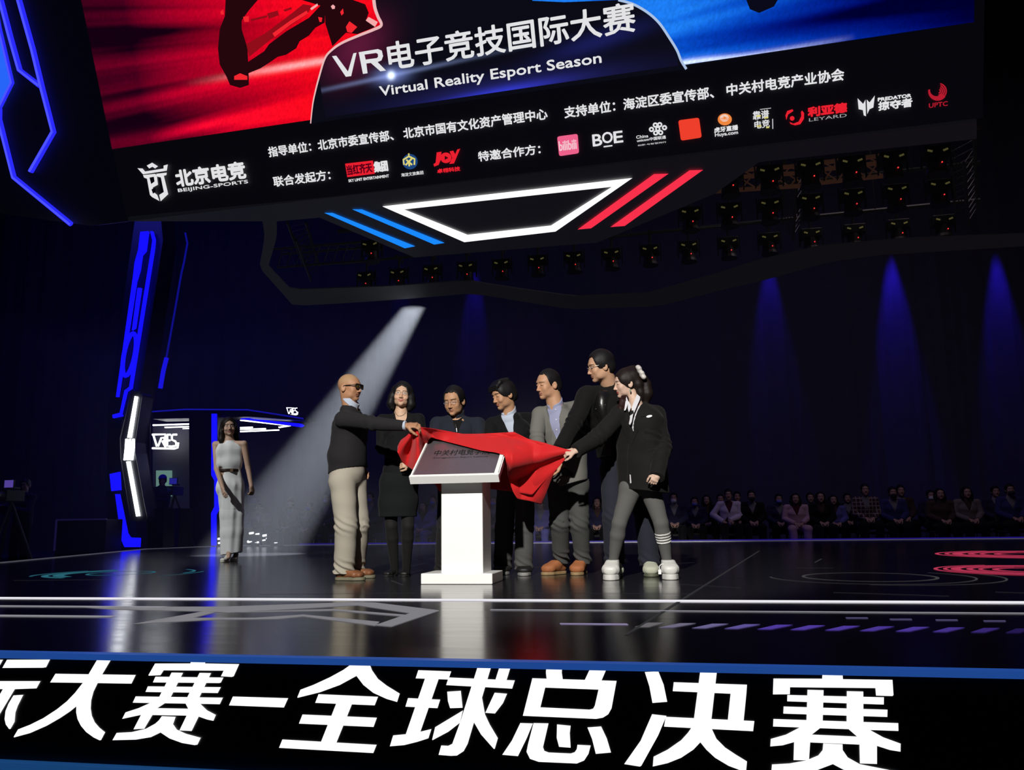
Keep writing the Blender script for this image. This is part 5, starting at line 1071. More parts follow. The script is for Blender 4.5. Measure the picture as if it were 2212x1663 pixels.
def fixture_proto():
    t = thing('stage_lamp', 'x', 'lamp', (0, 0, 0)); mb = MB()
    mb.box((0, 0, .10), (.30, .20, .14)); mb.tube([(0, 0, .05), (0, -.0, -.10), (0, 0, -.16)], [.10, .11, .13], 14); bev(mb.build('housing', fixm, t), .012)
    for sx in (-1, 1):
        mb = MB(); mb.box((sx*.085, -.105, .10), (.056, .006, .022), Matrix.Rotation(sx*-.35, 3, 'Y')); mb.build('yellow_label', yl, t)
        mb = MB(); mb.box((sx*.165, 0, .07), (.012, .05, .30)); mb.build('yoke_arm', fixm, t)
    mb = MB(); mb.tube([(0, 0, .17), (0, 0, .36)], .02, 8); mb.box((0, 0, .365), (.05, .34, .04)); mb.build('clamp', steel, t)
    mb = MB(); mb.tube([(.03, -.11, -.055), (.03, -.118, -.055)], .0075, 8); mb.build('status_led', redled, t)
    return t
proto = fixture_proto()
def dup(root, loc, label=None, group=None, scale=None):
    r = root.copy(); COL.objects.link(r); r.location = tuple(float(x) for x in loc)
    if label: r['label'] = label
    if group: r['group'] = group
    if scale: r.scale = scale
    for ch in list(root.children):
        c = ch.copy(); COL.objects.link(c); c.parent = r; c.matrix_parent_inverse = Matrix.Identity(4); c.location = (0, 0, 0)
        for g_ in ch.children: d = g_.copy(); COL.objects.link(d); d.parent = c; d.matrix_parent_inverse = Matrix.Identity(4)
    return r
rows = [('front', 4.6, [(1584, 400), (1670, 391), (1759, 380), (1850, 372), (1940, 362), (2035, 350)]),
        ('middle', 4.6, [(1497, 478), (1582, 469), (1670, 460), (1759, 450), (1851, 440), (1946, 430), (2040, 420)]),
        ('back', 4.6, [(790, 612), (861, 606), (934, 599), (1009, 592), (1086, 586), (1164, 578), (1243, 571), (1325, 564), (1409, 556), (1493, 548), (1580, 540), (1669, 531), (1760, 522), (1854, 513), (1950, 503), (2048, 494)])]
ordn = ['first', 'second', 'third', 'fourth', 'fifth', 'sixth', 'seventh', 'eighth', 'ninth', 'tenth', 'eleventh', 'twelfth', 'thirteenth', 'fourteenth', 'fifteenth', 'sixteenth']
first = True
for rn, z, pts in rows:
    for k, (x, y) in enumerate(pts):
        L = on_z(x, y, z-.055)+np.array([-.03, .11, .055]); lb = 'black stage lamp, %s from the left in the %s row of the rig' % (ordn[k], rn)
        if first: proto.location = tuple(L); proto['label'] = lb; proto['group'] = 'stage lamps in the hanging rig'; first = False
        else: dup(proto, L, lb, 'stage lamps in the hanging rig')
L = on_z(802, 547, 4.55)+np.array([-.03, .11, .055]); dup(proto, L, 'black stage lamp with red status light alone under the left blue light bars', 'stage lamps in the hanging rig')
for rn, z, pts in rows+[('single', 4.55, [(790, 548), (815, 546)])]:
    a_, b_ = on_z(*pts[0], z-.055), on_z(*pts[-1], z-.055); t = thing('lighting_batten', 'thin steel pipe holding the %s row of stage lamps in the rig' % rn if rn != 'single' else 'short steel pipe holding the lone lamp under the left blue light bars', 'pipe', (*((a_+b_)/2)[:2], z)); yy = (a_[1]+b_[1])/2+.11
    mb = MB(); mb.tube([(a_[0]-.5, a_[1]+.11, z+.38), (b_[0]+.5, b_[1]+.11, z+.38)], .03, 8); mb.build('pipe', steel, t)
    for u_ in (.1, .5, .9): mb = MB(); c_ = a_*(1-u_)+b_*u_; mb.tube([(c_[0], c_[1]+.11, z+.38), (c_[0], c_[1]+.11, 14.0)], .006, 5); mb.build('hanging_wire', steel, t)
bs = thing('beam_lamp', 'stage lamp on the ring edge sending the white beam down to the left', 'lamp', (-3.1, 12.15, 5.1))
mb = MB(); mb.tube([(-2.92, 12.15, 5.36), (-3.05, 12.15, 5.17), (-3.17, 12.15, 4.98)], [.10, .14, .15], 16); mb.build('housing', fixm, bs)
# ------------------------------------------------------------------ left gate: tall pillar with neon, white wing light, booth with signs
def at(px, py, Y): return on_y(px, py, Y)
purple = glow('deep_blue_neon', (.004, .003, 1), 1.8); whitebar = glow('white_tube', (.93, .96, 1), 4.); whs = glow('white_sign', (.93, .96, 1), 2.6)
gate_m = mat('gate_black_panel', (.012, .012, .018), .45)
YG = 15.4
gp = Plane((0, YG, 0), (1, 0, 0), (0, 0, 1))
def gpoly(mb, pts, th, Y=YG, back=True): mb.prism([at(x, y, Y) for x, y in pts], (0, th if back else -th, 0))
pil = thing('portal_pillar', 'tall black leaning stage portal with blue neon outlines at the far left', 'pillar', (*at(300, 1186, YG)[:2], 0))
mb = MB(); gpoly(mb, [(296, 440), (345, 440), (352, 520), (300, 860), (262, 905), (262, 1182), (232, 1182), (232, 900)], .5, YG+.1); mb.build('panel', gate_m, pil)
c3 = lambda p: [(200+.457*x, 480+.457*y) for x, y in p]
def neon_shape(name, polys, par, m=purple, Y=YG, th=.05):
    for p in polys: mb = MB(); gpoly(mb, p, th, Y); mb.build(name, m, par)
neon_shape('neon_bar', [c3([(225, 45), (262, 42), (250, 135), (232, 155), (222, 225), (205, 280), (120, 825), (110, 825), (190, 260), (198, 190), (215, 130)]),
                        c3([(272, 42), (282, 42), (293, 80), (290, 120), (183, 785), (160, 800), (135, 905), (140, 915), (95, 925), (93, 910), (128, 900), (150, 795), (172, 778), (278, 115), (282, 85)]),
                        c3([(212, 310), (228, 310), (200, 500), (185, 510), (188, 490)]),
                        c3([(80, 1190), (125, 1180), (130, 1265), (88, 1270)]), c3([(106, 1285), (124, 1285), (162, 1470), (175, 1490), (222, 1492), (220, 1535), (150, 1535), (135, 1500)])], pil)
mb = MB(); cx_, cy_ = at(*c3([(174, 625)])[0], YG)[[0, 2]]; rx, rz = .135, .47
mb.tube([(cx_+rx*math.cos(t)+.06*math.sin(t), YG, cy_+rz*math.sin(t)) for t in np.linspace(0, 2*math.pi, 37)], .045, 8); mb.build('neon_loop', purple, pil)
thin = thing('neon_strip', 'thin dim blue neon strip leaning beside the tall portal', 'light', at(360, 840, YG+1))
mb = MB(); mb.tube([at(x, y, YG+1) for x, y in c3([(438, 50), (448, 100), (432, 190), (420, 240), (385, 440), (345, 660), (328, 740), (320, 785)])], .022, 8); mb.build('tube', glow('dim_blue_neon', (.004, .004, .22), 1.), thin)
mb = MB(); mb.tube([at(x, y, YG+1) for x, y in c3([(350, 640), (335, 700), (320, 785)])], .05, 8); mb.build('bright_end', glow('blue_neon_mid', (.008, .006, .75), 1.), thin)
mb = MB(); mb.tube([at(322, 838, YG+1.05), at(322, 1178, YG+1.05)], .03, 8); mb.build('support_post', gate_m, thin)
wing = thing('wing_light', 'black angular wing pillar with glowing white tubes in a chevron', 'light', (*at(310, 1180, YG-.3)[:2], 0))
mb = MB(); gpoly(mb, c3([(185, 800), (222, 805), (238, 820), (205, 1040), (205, 1090), (250, 1340), (262, 1395), (248, 1410), (185, 1405), (135, 1120), (132, 1020)]), .35, YG-.35); bev(mb.build('body', mat('wing_satin_black', (.05, .05, .055), .35), wing), .04)
for p in ([(203, 822), (216, 825), (186, 1020), (168, 1018)], [(163, 1132), (180, 1130), (226, 1388), (210, 1390)]): mb = MB(); gpoly(mb, c3(p), .03, YG-.36, False); mb.build('white_tube', whitebar, wing)
for x0 in (-3, 13, 29): mb = MB(); gpoly(mb, c3([(162+x0, 1025), (170+x0, 1023), (171+x0, 1062), (163+x0, 1124), (153+x0, 1125), (159+x0, 1070)]), .03, YG-.36, False); mb.build('white_tube', whitebar, wing)
foot = MB(); gpoly(foot, [(316, 1100), (352, 1098), (352, 1182), (318, 1184)], .4, YG-.1); foot.build('foot', gate_m, wing)
# booth
YB = 17.6
bo_ = thing('sign_booth', 'dark booth behind the stage with blue edge lights and white ceiling tubes', 'booth', (*at(450, 1180, YB)[:2], 0))
mb = MB(); gpoly(mb, [(330, 915), (462, 915), (462, 1182), (330, 1186)], .1, YB+1.2); mb.build('rear_wall', mat('booth_grey_wall', (.06, .06, .07), .7, emit=(.004, .004, .009), strength=1.), bo_)
mb = MB(); gpoly(mb, [(408, 890), (470, 890), (470, 1180), (410, 1182)], .5, YB); mb.build('front_pier', gate_m, bo_)
mb = MB(); gpoly(mb, [(330, 884), (400, 881), (535, 882), (660, 900), (660, 908), (535, 900), (330, 905)], .6, YB+.1); mb.build('fascia', gate_m, bo_)
mb = MB(); mb.tube([at(x, y, YB+.05) for x, y in ((328, 889), (400, 884), (535, 885), (600, 895), (655, 904))], .018, 8); mb.build('edge_light', glow('thin_blue_edge', (.01, .01, .5), .6), bo_)
neon_shape('neon_bar', [c3([(562, 905), (583, 905), (584, 1195), (600, 1225), (600, 1345), (580, 1385), (580, 1528), (560, 1528), (560, 1375), (575, 1345), (575, 1220), (561, 1195)])], bo_, Y=YB-.08)
mb = MB(); gpoly(mb, c3([(697, 923), (985, 952), (998, 960), (985, 968), (940, 962), (905, 958), (700, 931)]), .05, YB+.4); mb.build('neon_bar', purple, bo_)
for p in ([(284, 920), (380, 912), (465, 916), (465, 924), (300, 930)], [(284, 956), (465, 950), (465, 956), (284, 962)], [(340, 967), (465, 963), (465, 968), (340, 972)], [(425, 974), (465, 972), (465, 976), (425, 977)],
          [(697, 932), (930, 958), (935, 963), (880, 972), (878, 966), (915, 962), (697, 938)], [(697, 968), (755, 966), (755, 971), (697, 973)], [(697, 976), (817, 973), (817, 978), (697, 981)], [(697, 986), (880, 979), (880, 984), (697, 992)]):
    mb = MB(); gpoly(mb, c3(p), .03, YB+.7); mb.build('white_tube', whitebar, bo_)
def vres(name, label, quad, Y):
    """white tube sign reading VRES in linked outline letters; quad = left top, right top, right bottom, left bottom in sight lines"""
    lt, rt, rb, lb_ = (np.array(at(*p, Y)) for p in quad); t = thing(name, label, 'sign', (lt+rb)/2)
    W = lambda u, v: (lt*(1-u)+rt*u)*(1-v)+(lb_*(1-u)+rb*u)*v
    r = np.linalg.norm(rt-lt)*.036
    strokes = [[(.02, .05), (.17, .86), (.22, .86), (.36, .28), (.46, .28), (.50, .38), (.46, .50), (.40, .52)], [(.40, .52), (.52, .86)], [(-.02, .05), (.52, .05), (.52, .9)], [(.60, .08), (.60, .84), (.72, .84)], [(.60, .08), (.74, .08)], [(.60, .46), (.72, .46)],
               [(1.0, .08), (.84, .08), (.79, .18), (.80, .42), (.94, .52), (.98, .66), (.95, .82), (.76, .86)], [(-.02, 1.0), (.9, 1.0), (1.03, .94), (1.06, .6)]]
    mb = MB()
    for s_ in strokes: mb.tube([W(u, v) for u, v in s_], r, 8)
    mb.build('lettering', whs, t)
    return t
vres('lit_sign', 'large glowing white outline letter sign hanging inside the booth', [(330, 937), (382, 936), (382, 969), (330, 968)], YB+.9)
vres('lit_sign', 'small glowing white outline letter sign above the booth roof tip', [(619, 880), (642, 880), (642, 896), (620, 896)], YB+.4)
scn = thing('monitor', 'pale green lit monitor on the booth rear wall behind the camera operator', 'monitor', at(353, 1044, YB+1.1))
mb = MB(); gpoly(mb, [(337, 1016), (370, 1016), (370, 1072), (337, 1072)], .04, YB+1.08); mb.build('screen', glow('pale_green_screen', (.14, .28, .24), .8), scn)
mb = MB(); sp_ = Plane((0, YB+1.07, 0), (1, 0, 0), (0, 0, 1)); sp_.text(mb, 'EXE', (344, 1064), (362, 1064), (344, 1056), bold=.05, h=.002, cap=True); mb.build('monitor_text', glow('mint_text', (.5, .6, .55), .8), scn)
bxt = thing('flight_case', 'black flight case with pale edge strips in the dark at far left', 'case', (*at(185, 1180, 15.8)[:2], 0))
mb = MB(); p0, p1 = at(118, 1190, 14.7), at(226, 1190, 14.7); zt_ = at(180, 1122, 14.7)[2]; mb.box(((p0[0]+p1[0])/2, 14.95, (zt_-1.2)/2), (p1[0]-p0[0], .5, zt_+1.2)); bev(mb.build('body', mat('case_black', (.008, .008, .014), .6), bxt), .01)
mb = MB(); mb.box(((p0[0]+p1[0])/2, 14.69, zt_), (p1[0]-p0[0], .03, .03)); mb.box((p0[0], 14.69, zt_/2), (.03, .03, zt_)); mb.build('edge_strip', mat('dull_aluminium', (.2, .2, .24), .4, .8, emit=(.006, .004, .03), strength=1.), bxt)
cs = thing('flight_case', 'black flight case beside the foot of the white wing light', 'case', (*at(350, 1150, 15.9)[:2], 0))
mb = MB(); p0, p1 = at(322, 1180, 15.9), at(382, 1180, 15.9); zt_ = at(350, 1098, 15.9)[2]; mb.box(((p0[0]+p1[0])/2, 16.2, zt_/2), (p1[0]-p0[0], .5, zt_)); bev(mb.build('body', MATS['case_black'], cs), .01)
# small kit with work lights on the deck behind the woman in white
kit = thing('lamp_kit', 'jumble of small lit equipment on the deck behind the woman in white', 'equipment', (*on_z(565, 1180)[:2], 0))
kx = on_z(565, 1178); mb = MB()
for k in range(16): mb.box((kx[0]+rng.uniform(-.55, .6), 16.72+rng.uniform(-.1, .12), rng.uniform(.05, .30)), rng.uniform(.08, .28, 3))
mb.build('black_gear', fixm, kit)
for k, (x, y, r) in enumerate(((540, 1170, .035), (543, 1152, .03), (556, 1154, .025), (572, 1157, .03), (555, 1172, .025), (570, 1167, .02), (585, 1168, .025), (588, 1161, .02), (578, 1163, .02), (596, 1172, .02), (475, 1164, .03), (476, 1173, .03))):
    mb = MB(); c = at(x, y, 16.6); mb.tube([c-np.array([r*1.6, 0, 0]), c+np.array([r*1.6, 0, r*.4])], r*.8, 8); mb.build('work_light', glow('kit_white', (.9, .92, 1), 1.2), kit)
# ------------------------------------------------------------------ haze behind the group
hz = MB(); hz.box((-6.5, 12.6, 1.945), (9.5, 3.6, 3.87)); hz = hz.build('haze', bpy.data.materials.new('thin_stage_haze'), None)
tag(hz, 'thin grey stage haze lit by the white beam behind the group', 'haze', kind='stuff')
hm_ = hz.data.materials[0]; hm_.use_nodes = True; nt = hm_.node_tree; nt.nodes.remove(nt.nodes['Principled BSDF']); vs_ = nt.nodes.new('ShaderNodeVolumeScatter')
vs_.inputs['Density'].default_value = .022; vs_.inputs['Color'].default_value = (.9, .93, 1, 1); vs_.inputs['Anisotropy'].default_value = .0
nt.links.new(vs_.outputs[0], nt.nodes['Material Output'].inputs['Volume']); hm_.cycles.homogeneous_volume = True
# ------------------------------------------------------------------ woman in white walking in from the left
q = Person('woman with long dark hair in a sleeveless white belted dress walking on stage, far left', 10.0, (498, 1211), -60, None); P = q.p
hw = Head(P(494.5, 922, -.02), -54, 2, -4, 1.06, fem=1., jaw=.94)
ra = [P(466, 960, 0), P(468, 1012, -.06), P(481, 1054, -.26)]; la = [P(527, 959, .02), P(536, 1010, .06), P(543, 1050, .02)]
lg = [[P(487, 1062), P(491, 1125, -.05), P(494, 1192, -.08), P(494, 1204, -.18)], [P(508, 1062), P(508, 1120, .05), P(509, 1184, .10), P(510, 1196, .02)]]
q.body(hw, (.42, .27, .19), P(498, 1052), P(496, 1017), P(496, 978), P(496, 951), [ra, la], lg, tor=((.14, .10), (.115, .085), (.135, .10)), hands=[(ra[2], (.45, -.3, -.9), (-.5, -.8, 0), dict(thumb=1, curl=(15, 20, 15), size=.95)), (la[2], (.2, -.1, -1), (.9, -.3, 0), dict(thumb=-1, size=.95))], nr=.046, lr=(.075, .05, .03), ar=(.044, .036, .026), h=.005, smile=.8, paint=dict(lip=(.36, .09, .08), smile=.8))
f = q.field([P(496, 955), P(500, 1200), q.pel], .3, .007)
f.chain([P(497, 953), P(497, 972), P(496, 1000), P(496, 1017), P(498, 1050), P(500, 1110), P(501, 1150), P(501, 1206)], [(.085, .07), (.160, .118), (.15, .12), (.122, .10), (.168, .13), (.158, .13), (.150, .13), (.135, .12)], q.sd, .02, e=2.3)
f.wrinkles(.016, (42, 42, 2.2), 1.); f.wrinkles(.004, (14, 14, 20), 4., (P(470, 1050)-.3, P(530, 990)+.3)); f.cut(P(500, 1196), (.15, 0, -1)); f.cut(P(497, 952), (0, 0, 1))
f.seg(P(528, 1090, -.25), P(526, 1150, -.25), .05, .03, q.sd, .005, 'sub'); f.mesh('dress', whited, q.o)
f = q.field([q.wai], .3, .005); f.seg(P(496, 1012.5), P(496, 1019), (.139, .114), (.139, .114), q.sd, 0, e=2.3); f.cut(P(496, 1013), (0, 0, 1)); f.cut(P(496, 1019), (0, 0, -1)); bl = f.mesh('belt', mat('dark_brown_belt', (.02, .010, .008), .4), q.o)
mb = MB(); mb.box(hit(bl, 500, 1016, .004), (.05, .012, .04)); mb.build('buckle', mat('bronze', (.3, .2, .12), .3, .9), bl)
def wh(f, H=hw):
    for sx in (-1, 1): f.chain([H.W(sx*.06, -.03, .05), H.W(sx*.085, -.04, -.06), H.W(sx*.09, -.035, -.16), H.W(sx*.10, -.02, -.22)], [.04, .036, .036, .015], H.B[1], .02)
    f.chain([H.W(0, -.07, .02), H.W(0, -.08, -.12), H.W(0, -.07, -.22)], [.06, .06, .03], H.B[0], .03)
hw.hair(q.o, q.base, hairb, line=.070, vol=.012, side=None, extra=wh, back=None, forehead=.060, sq=2.)
cream = mat('cream_shoe_leather', (.55, .53, .45), .35)
for l, ds, py in ((lg[0], (.02, -.23, 0), 1212), (lg[1], (.07, -.22, 0), 1203)):
    g_ = on_z(l[2] is None or 0, py) if False else np.array([l[2][0], on_z(495, py)[1], 0]); hl = np.array([l[2][0], l[2][1]+.03, 0]); shoe('shoe', q.o, hl, hl+np.array(ds), cream, cream, .040, .05, heelh=.05, sole=.008, toe_h=.04)
# ------------------------------------------------------------------ seated audience beyond the stage
RZ0 = -.24
skin_d = mat('skin_plain', (.30, .19, .145), .6)
def seated_proto(kind):
    """person on a chair seat .45 above the riser, facing -Y, origin on the floor under the seat"""
    H = Head((0, -.06, 1.17), -90, 4, 0, 1.0, fem=float(kind == 'woman')); hv = .010
    pel = np.array([0, .02, .52]); wai = np.array([0, .03, .68]); che = np.array([0, .0, .86]); nek = np.array([0, -.03, 1.03]); sd = (1, 0, 0)
    arms = [[np.array([s*.19, .0, .97]), np.array([s*.24, -.03, .72]), np.array([s*.07, -.30, .62])] for s in (-1, 1)]
    if kind == 'akimbo': arms[0] = [np.array([-.19, 0, .97]), np.array([-.34, .0, .76]), np.array([-.13, -.14, .62])]; arms[1][2] = np.array([-.02, -.26, .64])
    legs = [[np.array([s*.09, -.02, .50]), np.array([s*.15, -.46, .50]), np.array([s*.13, -.42, .09])] for s in (-1, 1)]
    f = SDF((-.5, -.75, .0), (.5, .35, 1.45), hv); f.chain([pel, wai, che, nek], [(.14, .1), (.13, .09), (.15, .1), (.06, .055)], sd, .03)
    for a in arms: f.seg(nek-(0, 0, .05), a[0], .045, .045, sd, .03); f.chain(a, [.042, .036, .028], sd, .012)
    for a in arms: hand(f, a[2], (-.6*np.sign(a[2][0] or 1), -.5, -.3), (0, -.4, .9), thumb=1 if a[2][0] < 0 else -1)
    for l in legs: f.chain(l, [.07, .05, .04], sd, .02); f.seg(l[2], l[2]+np.array([0, -.14, -.05]), .04, .03, sd, .01)
    H.sculpt(f, nek, .052); o = f.mesh('person', skin_mat(), None, (0, 0, 0)); H.paint(o, (0, 0, 0), (.33, .20, .15), brow_w=1.2, lip=(.24, .12, .09))
    f = SDF((-.55, -.6, .3), (.55, .4, 1.2), hv); f.chain([pel, wai, che, nek-(0, 0, .05)], [(.19, .15), (.185, .14), (.19, .14), (.11, .09)], sd, .02)
    for a in arms: f.seg(nek-(0, 0, .05), a[0], .07, .07, sd, .03); f.chain(a, [.068, .060, .050], sd, .014); f.cut(a[2], nrm(a[2]-a[1]), 0, (a[2]-.09, a[2]+.09))
    f.wrinkles(.006, (14, 14, 22), 1.); f.carve([((0, 0, .78), (-.9, 0, -.35)), ((0, 0, .78), (.9, 0, -.35)), ((0, -.03, 0), (0, 1, 0))]); f.cut((0, 0, .47), (0, 0, -1)); f.mesh('jacket', MATS['black_wool'], o)
    f = SDF((-.4, -.4, .4), (.4, .3, 1.1), hv); f.chain([pel, wai, che, nek-(0, 0, .03)], [(.16, .12), (.16, .115), (.165, .115), (.08, .075)], sd, .02); f.mesh('shirt', MATS['black_shirt'], o)
    f = SDF((-.4, -.7, .0), (.4, .3, .8), hv); f.seg(pel, wai, (.16, .13), (.15, .12), sd)
    for l in legs: f.chain(l, [.10, .085, .07], sd, .02); f.cut(l[2], (0, 0, -1), 0, (l[2]-.12, l[2]+.12))
    f.wrinkles(.004, (16, 16, 22), 2.); f.mesh('trousers', MATS['black_wool'], o)
    for l in legs: hl = np.array([l[2][0], l[2][1]+.07, 0]); shoe('shoe', o, hl, hl+np.array([0, -.26, 0]), blackshoe, dksole, .046, .07, ankle=l[2])
    if kind == 'woman':
        def lh(f):
            for sx in (-1, 1): f.chain([H.W(sx*.06, -.03, .05), H.W(sx*.085, -.02, -.06), H.W(sx*.09, .0, -.18)], [.04, .036, .02], H.B[1], .02)
            f.chain([H.W(0, -.07, .02), H.W(0, -.08, -.2)], [.06, .05], H.B[0], .03)
        H.hair(o, (0, 0, 0), hairm, side=None, back=None, extra=lh, h=.008, forehead=.066, line=.076)
    else: H.hair(o, (0, 0, 0), hairm, h=.008)
    f = SDF(H.O-.16, H.O+.16, .006); H.e(f, (0, .060, -.066), (.062, .062, .052), 0); H.e(f, (0, .10, -.05), (.022, .018, .03), .02); f.cut(H.W(0, .03, 0), -H.B[1]); f.cut(H.W(0, 0, -.028), H.B[2]); f.mesh('face_mask', mat('face_mask_pale', (.45, .47, .55), .8), o)
    return o
protos = {k: seated_proto(k) for k in ('man', 'woman', 'akimbo')}
used = set()
blu_m = fab('blue_lit_jacket', (.10, .10, .30)); whj = fab('white_jacket_cloth', (.55, .50, .58)); pinkc = fab('pink_coat_cloth', (.42, .27, .31)); tanc = fab('taupe_coat_cloth', (.15, .125, .12)); brn = fab('brown_knit', (.05, .03, .025)); gry = fab('grey_knit', (.16, .16, .17)); dkb = fab('dark_blue_coat', (.02, .02, .05)); dkb2 = fab('navy_lit_jacket', (.03, .03, .12)); maroon = fab('maroon_vest', (.06, .012, .02))  # blue light put into the colour of the two lit jackets
plaid = fab('plaid_flannel', (.10, .05, .05)); nt = plaid.node_tree; tc = nt.nodes.new('ShaderNodeTexCoord'); mx = None
for ax_, sc in (('X', 22), ('Z', 22)):
    wv = nt.nodes.new('ShaderNodeTexWave'); wv.bands_direction = ax_; wv.inputs['Scale'].default_value = 4.2; nt.links.new(tc.outputs['Object'], wv.inputs[0])
    cr = nt.nodes.new('ShaderNodeValToRGB'); cr.color_ramp.elements[0].position = .8; cr.color_ramp.elements[0].color = (.05, .02, .022, 1); cr.color_ramp.elements[1].position = .95; cr.color_ramp.elements[1].color = (.22, .19, .19, 1); nt.links.new(wv.outputs[0], cr.inputs[0])
    if mx is None: mx = cr.outputs[0]
    else:
        m2 = nt.nodes.new('ShaderNodeMix'); m2.data_type = 'RGBA'; m2.blend_type = 'LIGHTEN'; m2.inputs[0].default_value = 1; nt.links.new(mx, m2.inputs[6]); nt.links.new(cr.outputs[0], m2.inputs[7]); nt.links.new(m2.outputs[2], nt.nodes['Principled BSDF'].inputs['Base Color'])
def chair_proto():
    t = thing('audience_chair', 'x', 'chair', (0, 0, 0)); cm = mat('chair_black_fabric', (.012, .012, .014), .8); ch = mat('chair_chrome', (.5, .5, .5), .25, 1.)
    mb = MB(); mb.box((0, -.02, .355), (.44, .42, .05)); bev(mb.build('seat', cm, t), .02)
    mb = MB(); mb.box((0, .285, .66), (.42, .04, .42), Matrix.Rotation(-.12, 3, 'X')); bev(mb.build('backrest', cm, t), .02)
    for sx in (-1, 1):
        for ys, ye in ((-.2, -.24), (.2, .28)): mb = MB(); mb.tube([(sx*.2, ys, .345), (sx*.21, ye, .0)], .012, 8); mb.build('leg', ch, t)
    return t
chp = chair_proto(); ch_first = True
def seat(px, py, Y, kind, label, jacket, shirt=None, trousers=None, mask=None, yaw=0., grp='seated audience beyond the stage'):
    global ch_first
    pr = protos[kind]; head = on_y(px, py, Y); loc = np.array([head[0], Y+.06, RZ0])
    if kind in used: o = dup(pr, loc)
    else: o = pr; used.add(kind); o.location = tuple(loc)
    zsc = (head[2]-RZ0)/1.17; o.scale = (1, 1, zsc) if .9 < zsc < 1.12 else (1, 1, max(.9, min(1.12, zsc))); o.rotation_euler = (0, 0, math.radians(yaw))
    tag(o, label, 'person', grp)
    for c in list(o.children):
        n = c.name.split('.')[0]; m = {'jacket': jacket, 'shirt': shirt, 'trousers': trousers, 'face_mask': mask}.get(n)
        if n == 'face_mask' and mask is None: bpy.data.objects.remove(c); continue
        if m: c.material_slots[0].link = 'OBJECT'; c.material_slots[0].material = m
    cl = 'black chair under the '+label.split(' seated')[0].split(' sitting')[0]
    cl = ' '.join(cl.split()[:16])
    if ch_first: chp.location = tuple(loc); tag(chp, cl, 'chair', 'audience chairs'); ch_first = False
    else: dup(chp, loc, cl, 'audience chairs')
pale_mask = mat('mask_white', (.55, .55, .60), .8); blue_mask = mat('mask_blue_lit', (.12, .14, .5), .8); dk_mask = mat('mask_black', (.01, .01, .01), .8)  # blue light put into the colour of the blue-lit mask
R1 = 17.95; R2 = 18.9; R3 = 19.8
A = [  # protos that keep their mask must come after copies without: order matters only for deletion
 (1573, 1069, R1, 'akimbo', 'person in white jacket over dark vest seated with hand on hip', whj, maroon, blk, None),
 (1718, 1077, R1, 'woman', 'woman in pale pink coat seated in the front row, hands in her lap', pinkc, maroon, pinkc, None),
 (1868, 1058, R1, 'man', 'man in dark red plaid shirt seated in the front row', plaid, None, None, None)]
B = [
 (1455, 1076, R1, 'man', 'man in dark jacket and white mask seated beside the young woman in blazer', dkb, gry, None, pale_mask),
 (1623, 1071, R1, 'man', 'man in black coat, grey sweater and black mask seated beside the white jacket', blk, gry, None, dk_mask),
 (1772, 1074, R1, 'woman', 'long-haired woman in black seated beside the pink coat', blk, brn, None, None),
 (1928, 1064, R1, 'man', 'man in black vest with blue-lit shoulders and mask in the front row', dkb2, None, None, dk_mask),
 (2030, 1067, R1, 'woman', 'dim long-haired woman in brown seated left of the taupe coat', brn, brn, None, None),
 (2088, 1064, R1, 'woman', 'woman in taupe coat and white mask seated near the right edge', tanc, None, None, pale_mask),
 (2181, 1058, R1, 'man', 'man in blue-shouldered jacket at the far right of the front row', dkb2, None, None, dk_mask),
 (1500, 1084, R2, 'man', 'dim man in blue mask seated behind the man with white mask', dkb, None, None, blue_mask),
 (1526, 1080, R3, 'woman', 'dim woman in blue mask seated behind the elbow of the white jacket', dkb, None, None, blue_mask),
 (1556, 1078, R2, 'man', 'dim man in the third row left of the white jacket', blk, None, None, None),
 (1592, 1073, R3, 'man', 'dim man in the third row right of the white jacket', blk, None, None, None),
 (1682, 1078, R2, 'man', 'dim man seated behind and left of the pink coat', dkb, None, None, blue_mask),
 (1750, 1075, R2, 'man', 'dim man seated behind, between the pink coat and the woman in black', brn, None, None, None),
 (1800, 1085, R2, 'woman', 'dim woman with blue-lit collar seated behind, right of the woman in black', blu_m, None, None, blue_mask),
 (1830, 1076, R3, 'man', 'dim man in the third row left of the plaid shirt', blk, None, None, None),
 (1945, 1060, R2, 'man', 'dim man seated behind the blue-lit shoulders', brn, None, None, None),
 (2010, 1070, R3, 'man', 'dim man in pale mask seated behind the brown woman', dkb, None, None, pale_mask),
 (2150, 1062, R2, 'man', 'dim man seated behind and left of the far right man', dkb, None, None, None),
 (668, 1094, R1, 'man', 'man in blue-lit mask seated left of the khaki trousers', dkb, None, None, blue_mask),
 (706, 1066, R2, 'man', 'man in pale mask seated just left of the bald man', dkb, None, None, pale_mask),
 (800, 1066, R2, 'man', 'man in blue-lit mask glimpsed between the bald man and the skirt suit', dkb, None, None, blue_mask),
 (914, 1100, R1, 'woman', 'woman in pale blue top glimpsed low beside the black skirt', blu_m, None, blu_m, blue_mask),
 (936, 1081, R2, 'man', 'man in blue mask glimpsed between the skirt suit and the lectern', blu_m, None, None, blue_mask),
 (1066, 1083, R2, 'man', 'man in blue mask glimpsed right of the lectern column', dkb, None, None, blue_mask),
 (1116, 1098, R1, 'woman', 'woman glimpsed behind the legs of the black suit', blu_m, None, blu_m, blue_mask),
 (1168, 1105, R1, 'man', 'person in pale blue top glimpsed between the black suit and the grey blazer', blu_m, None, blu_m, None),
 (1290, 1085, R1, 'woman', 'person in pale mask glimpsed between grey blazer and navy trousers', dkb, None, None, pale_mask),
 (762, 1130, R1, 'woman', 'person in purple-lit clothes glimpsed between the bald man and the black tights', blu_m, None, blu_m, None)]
for a in B: seat(*a)
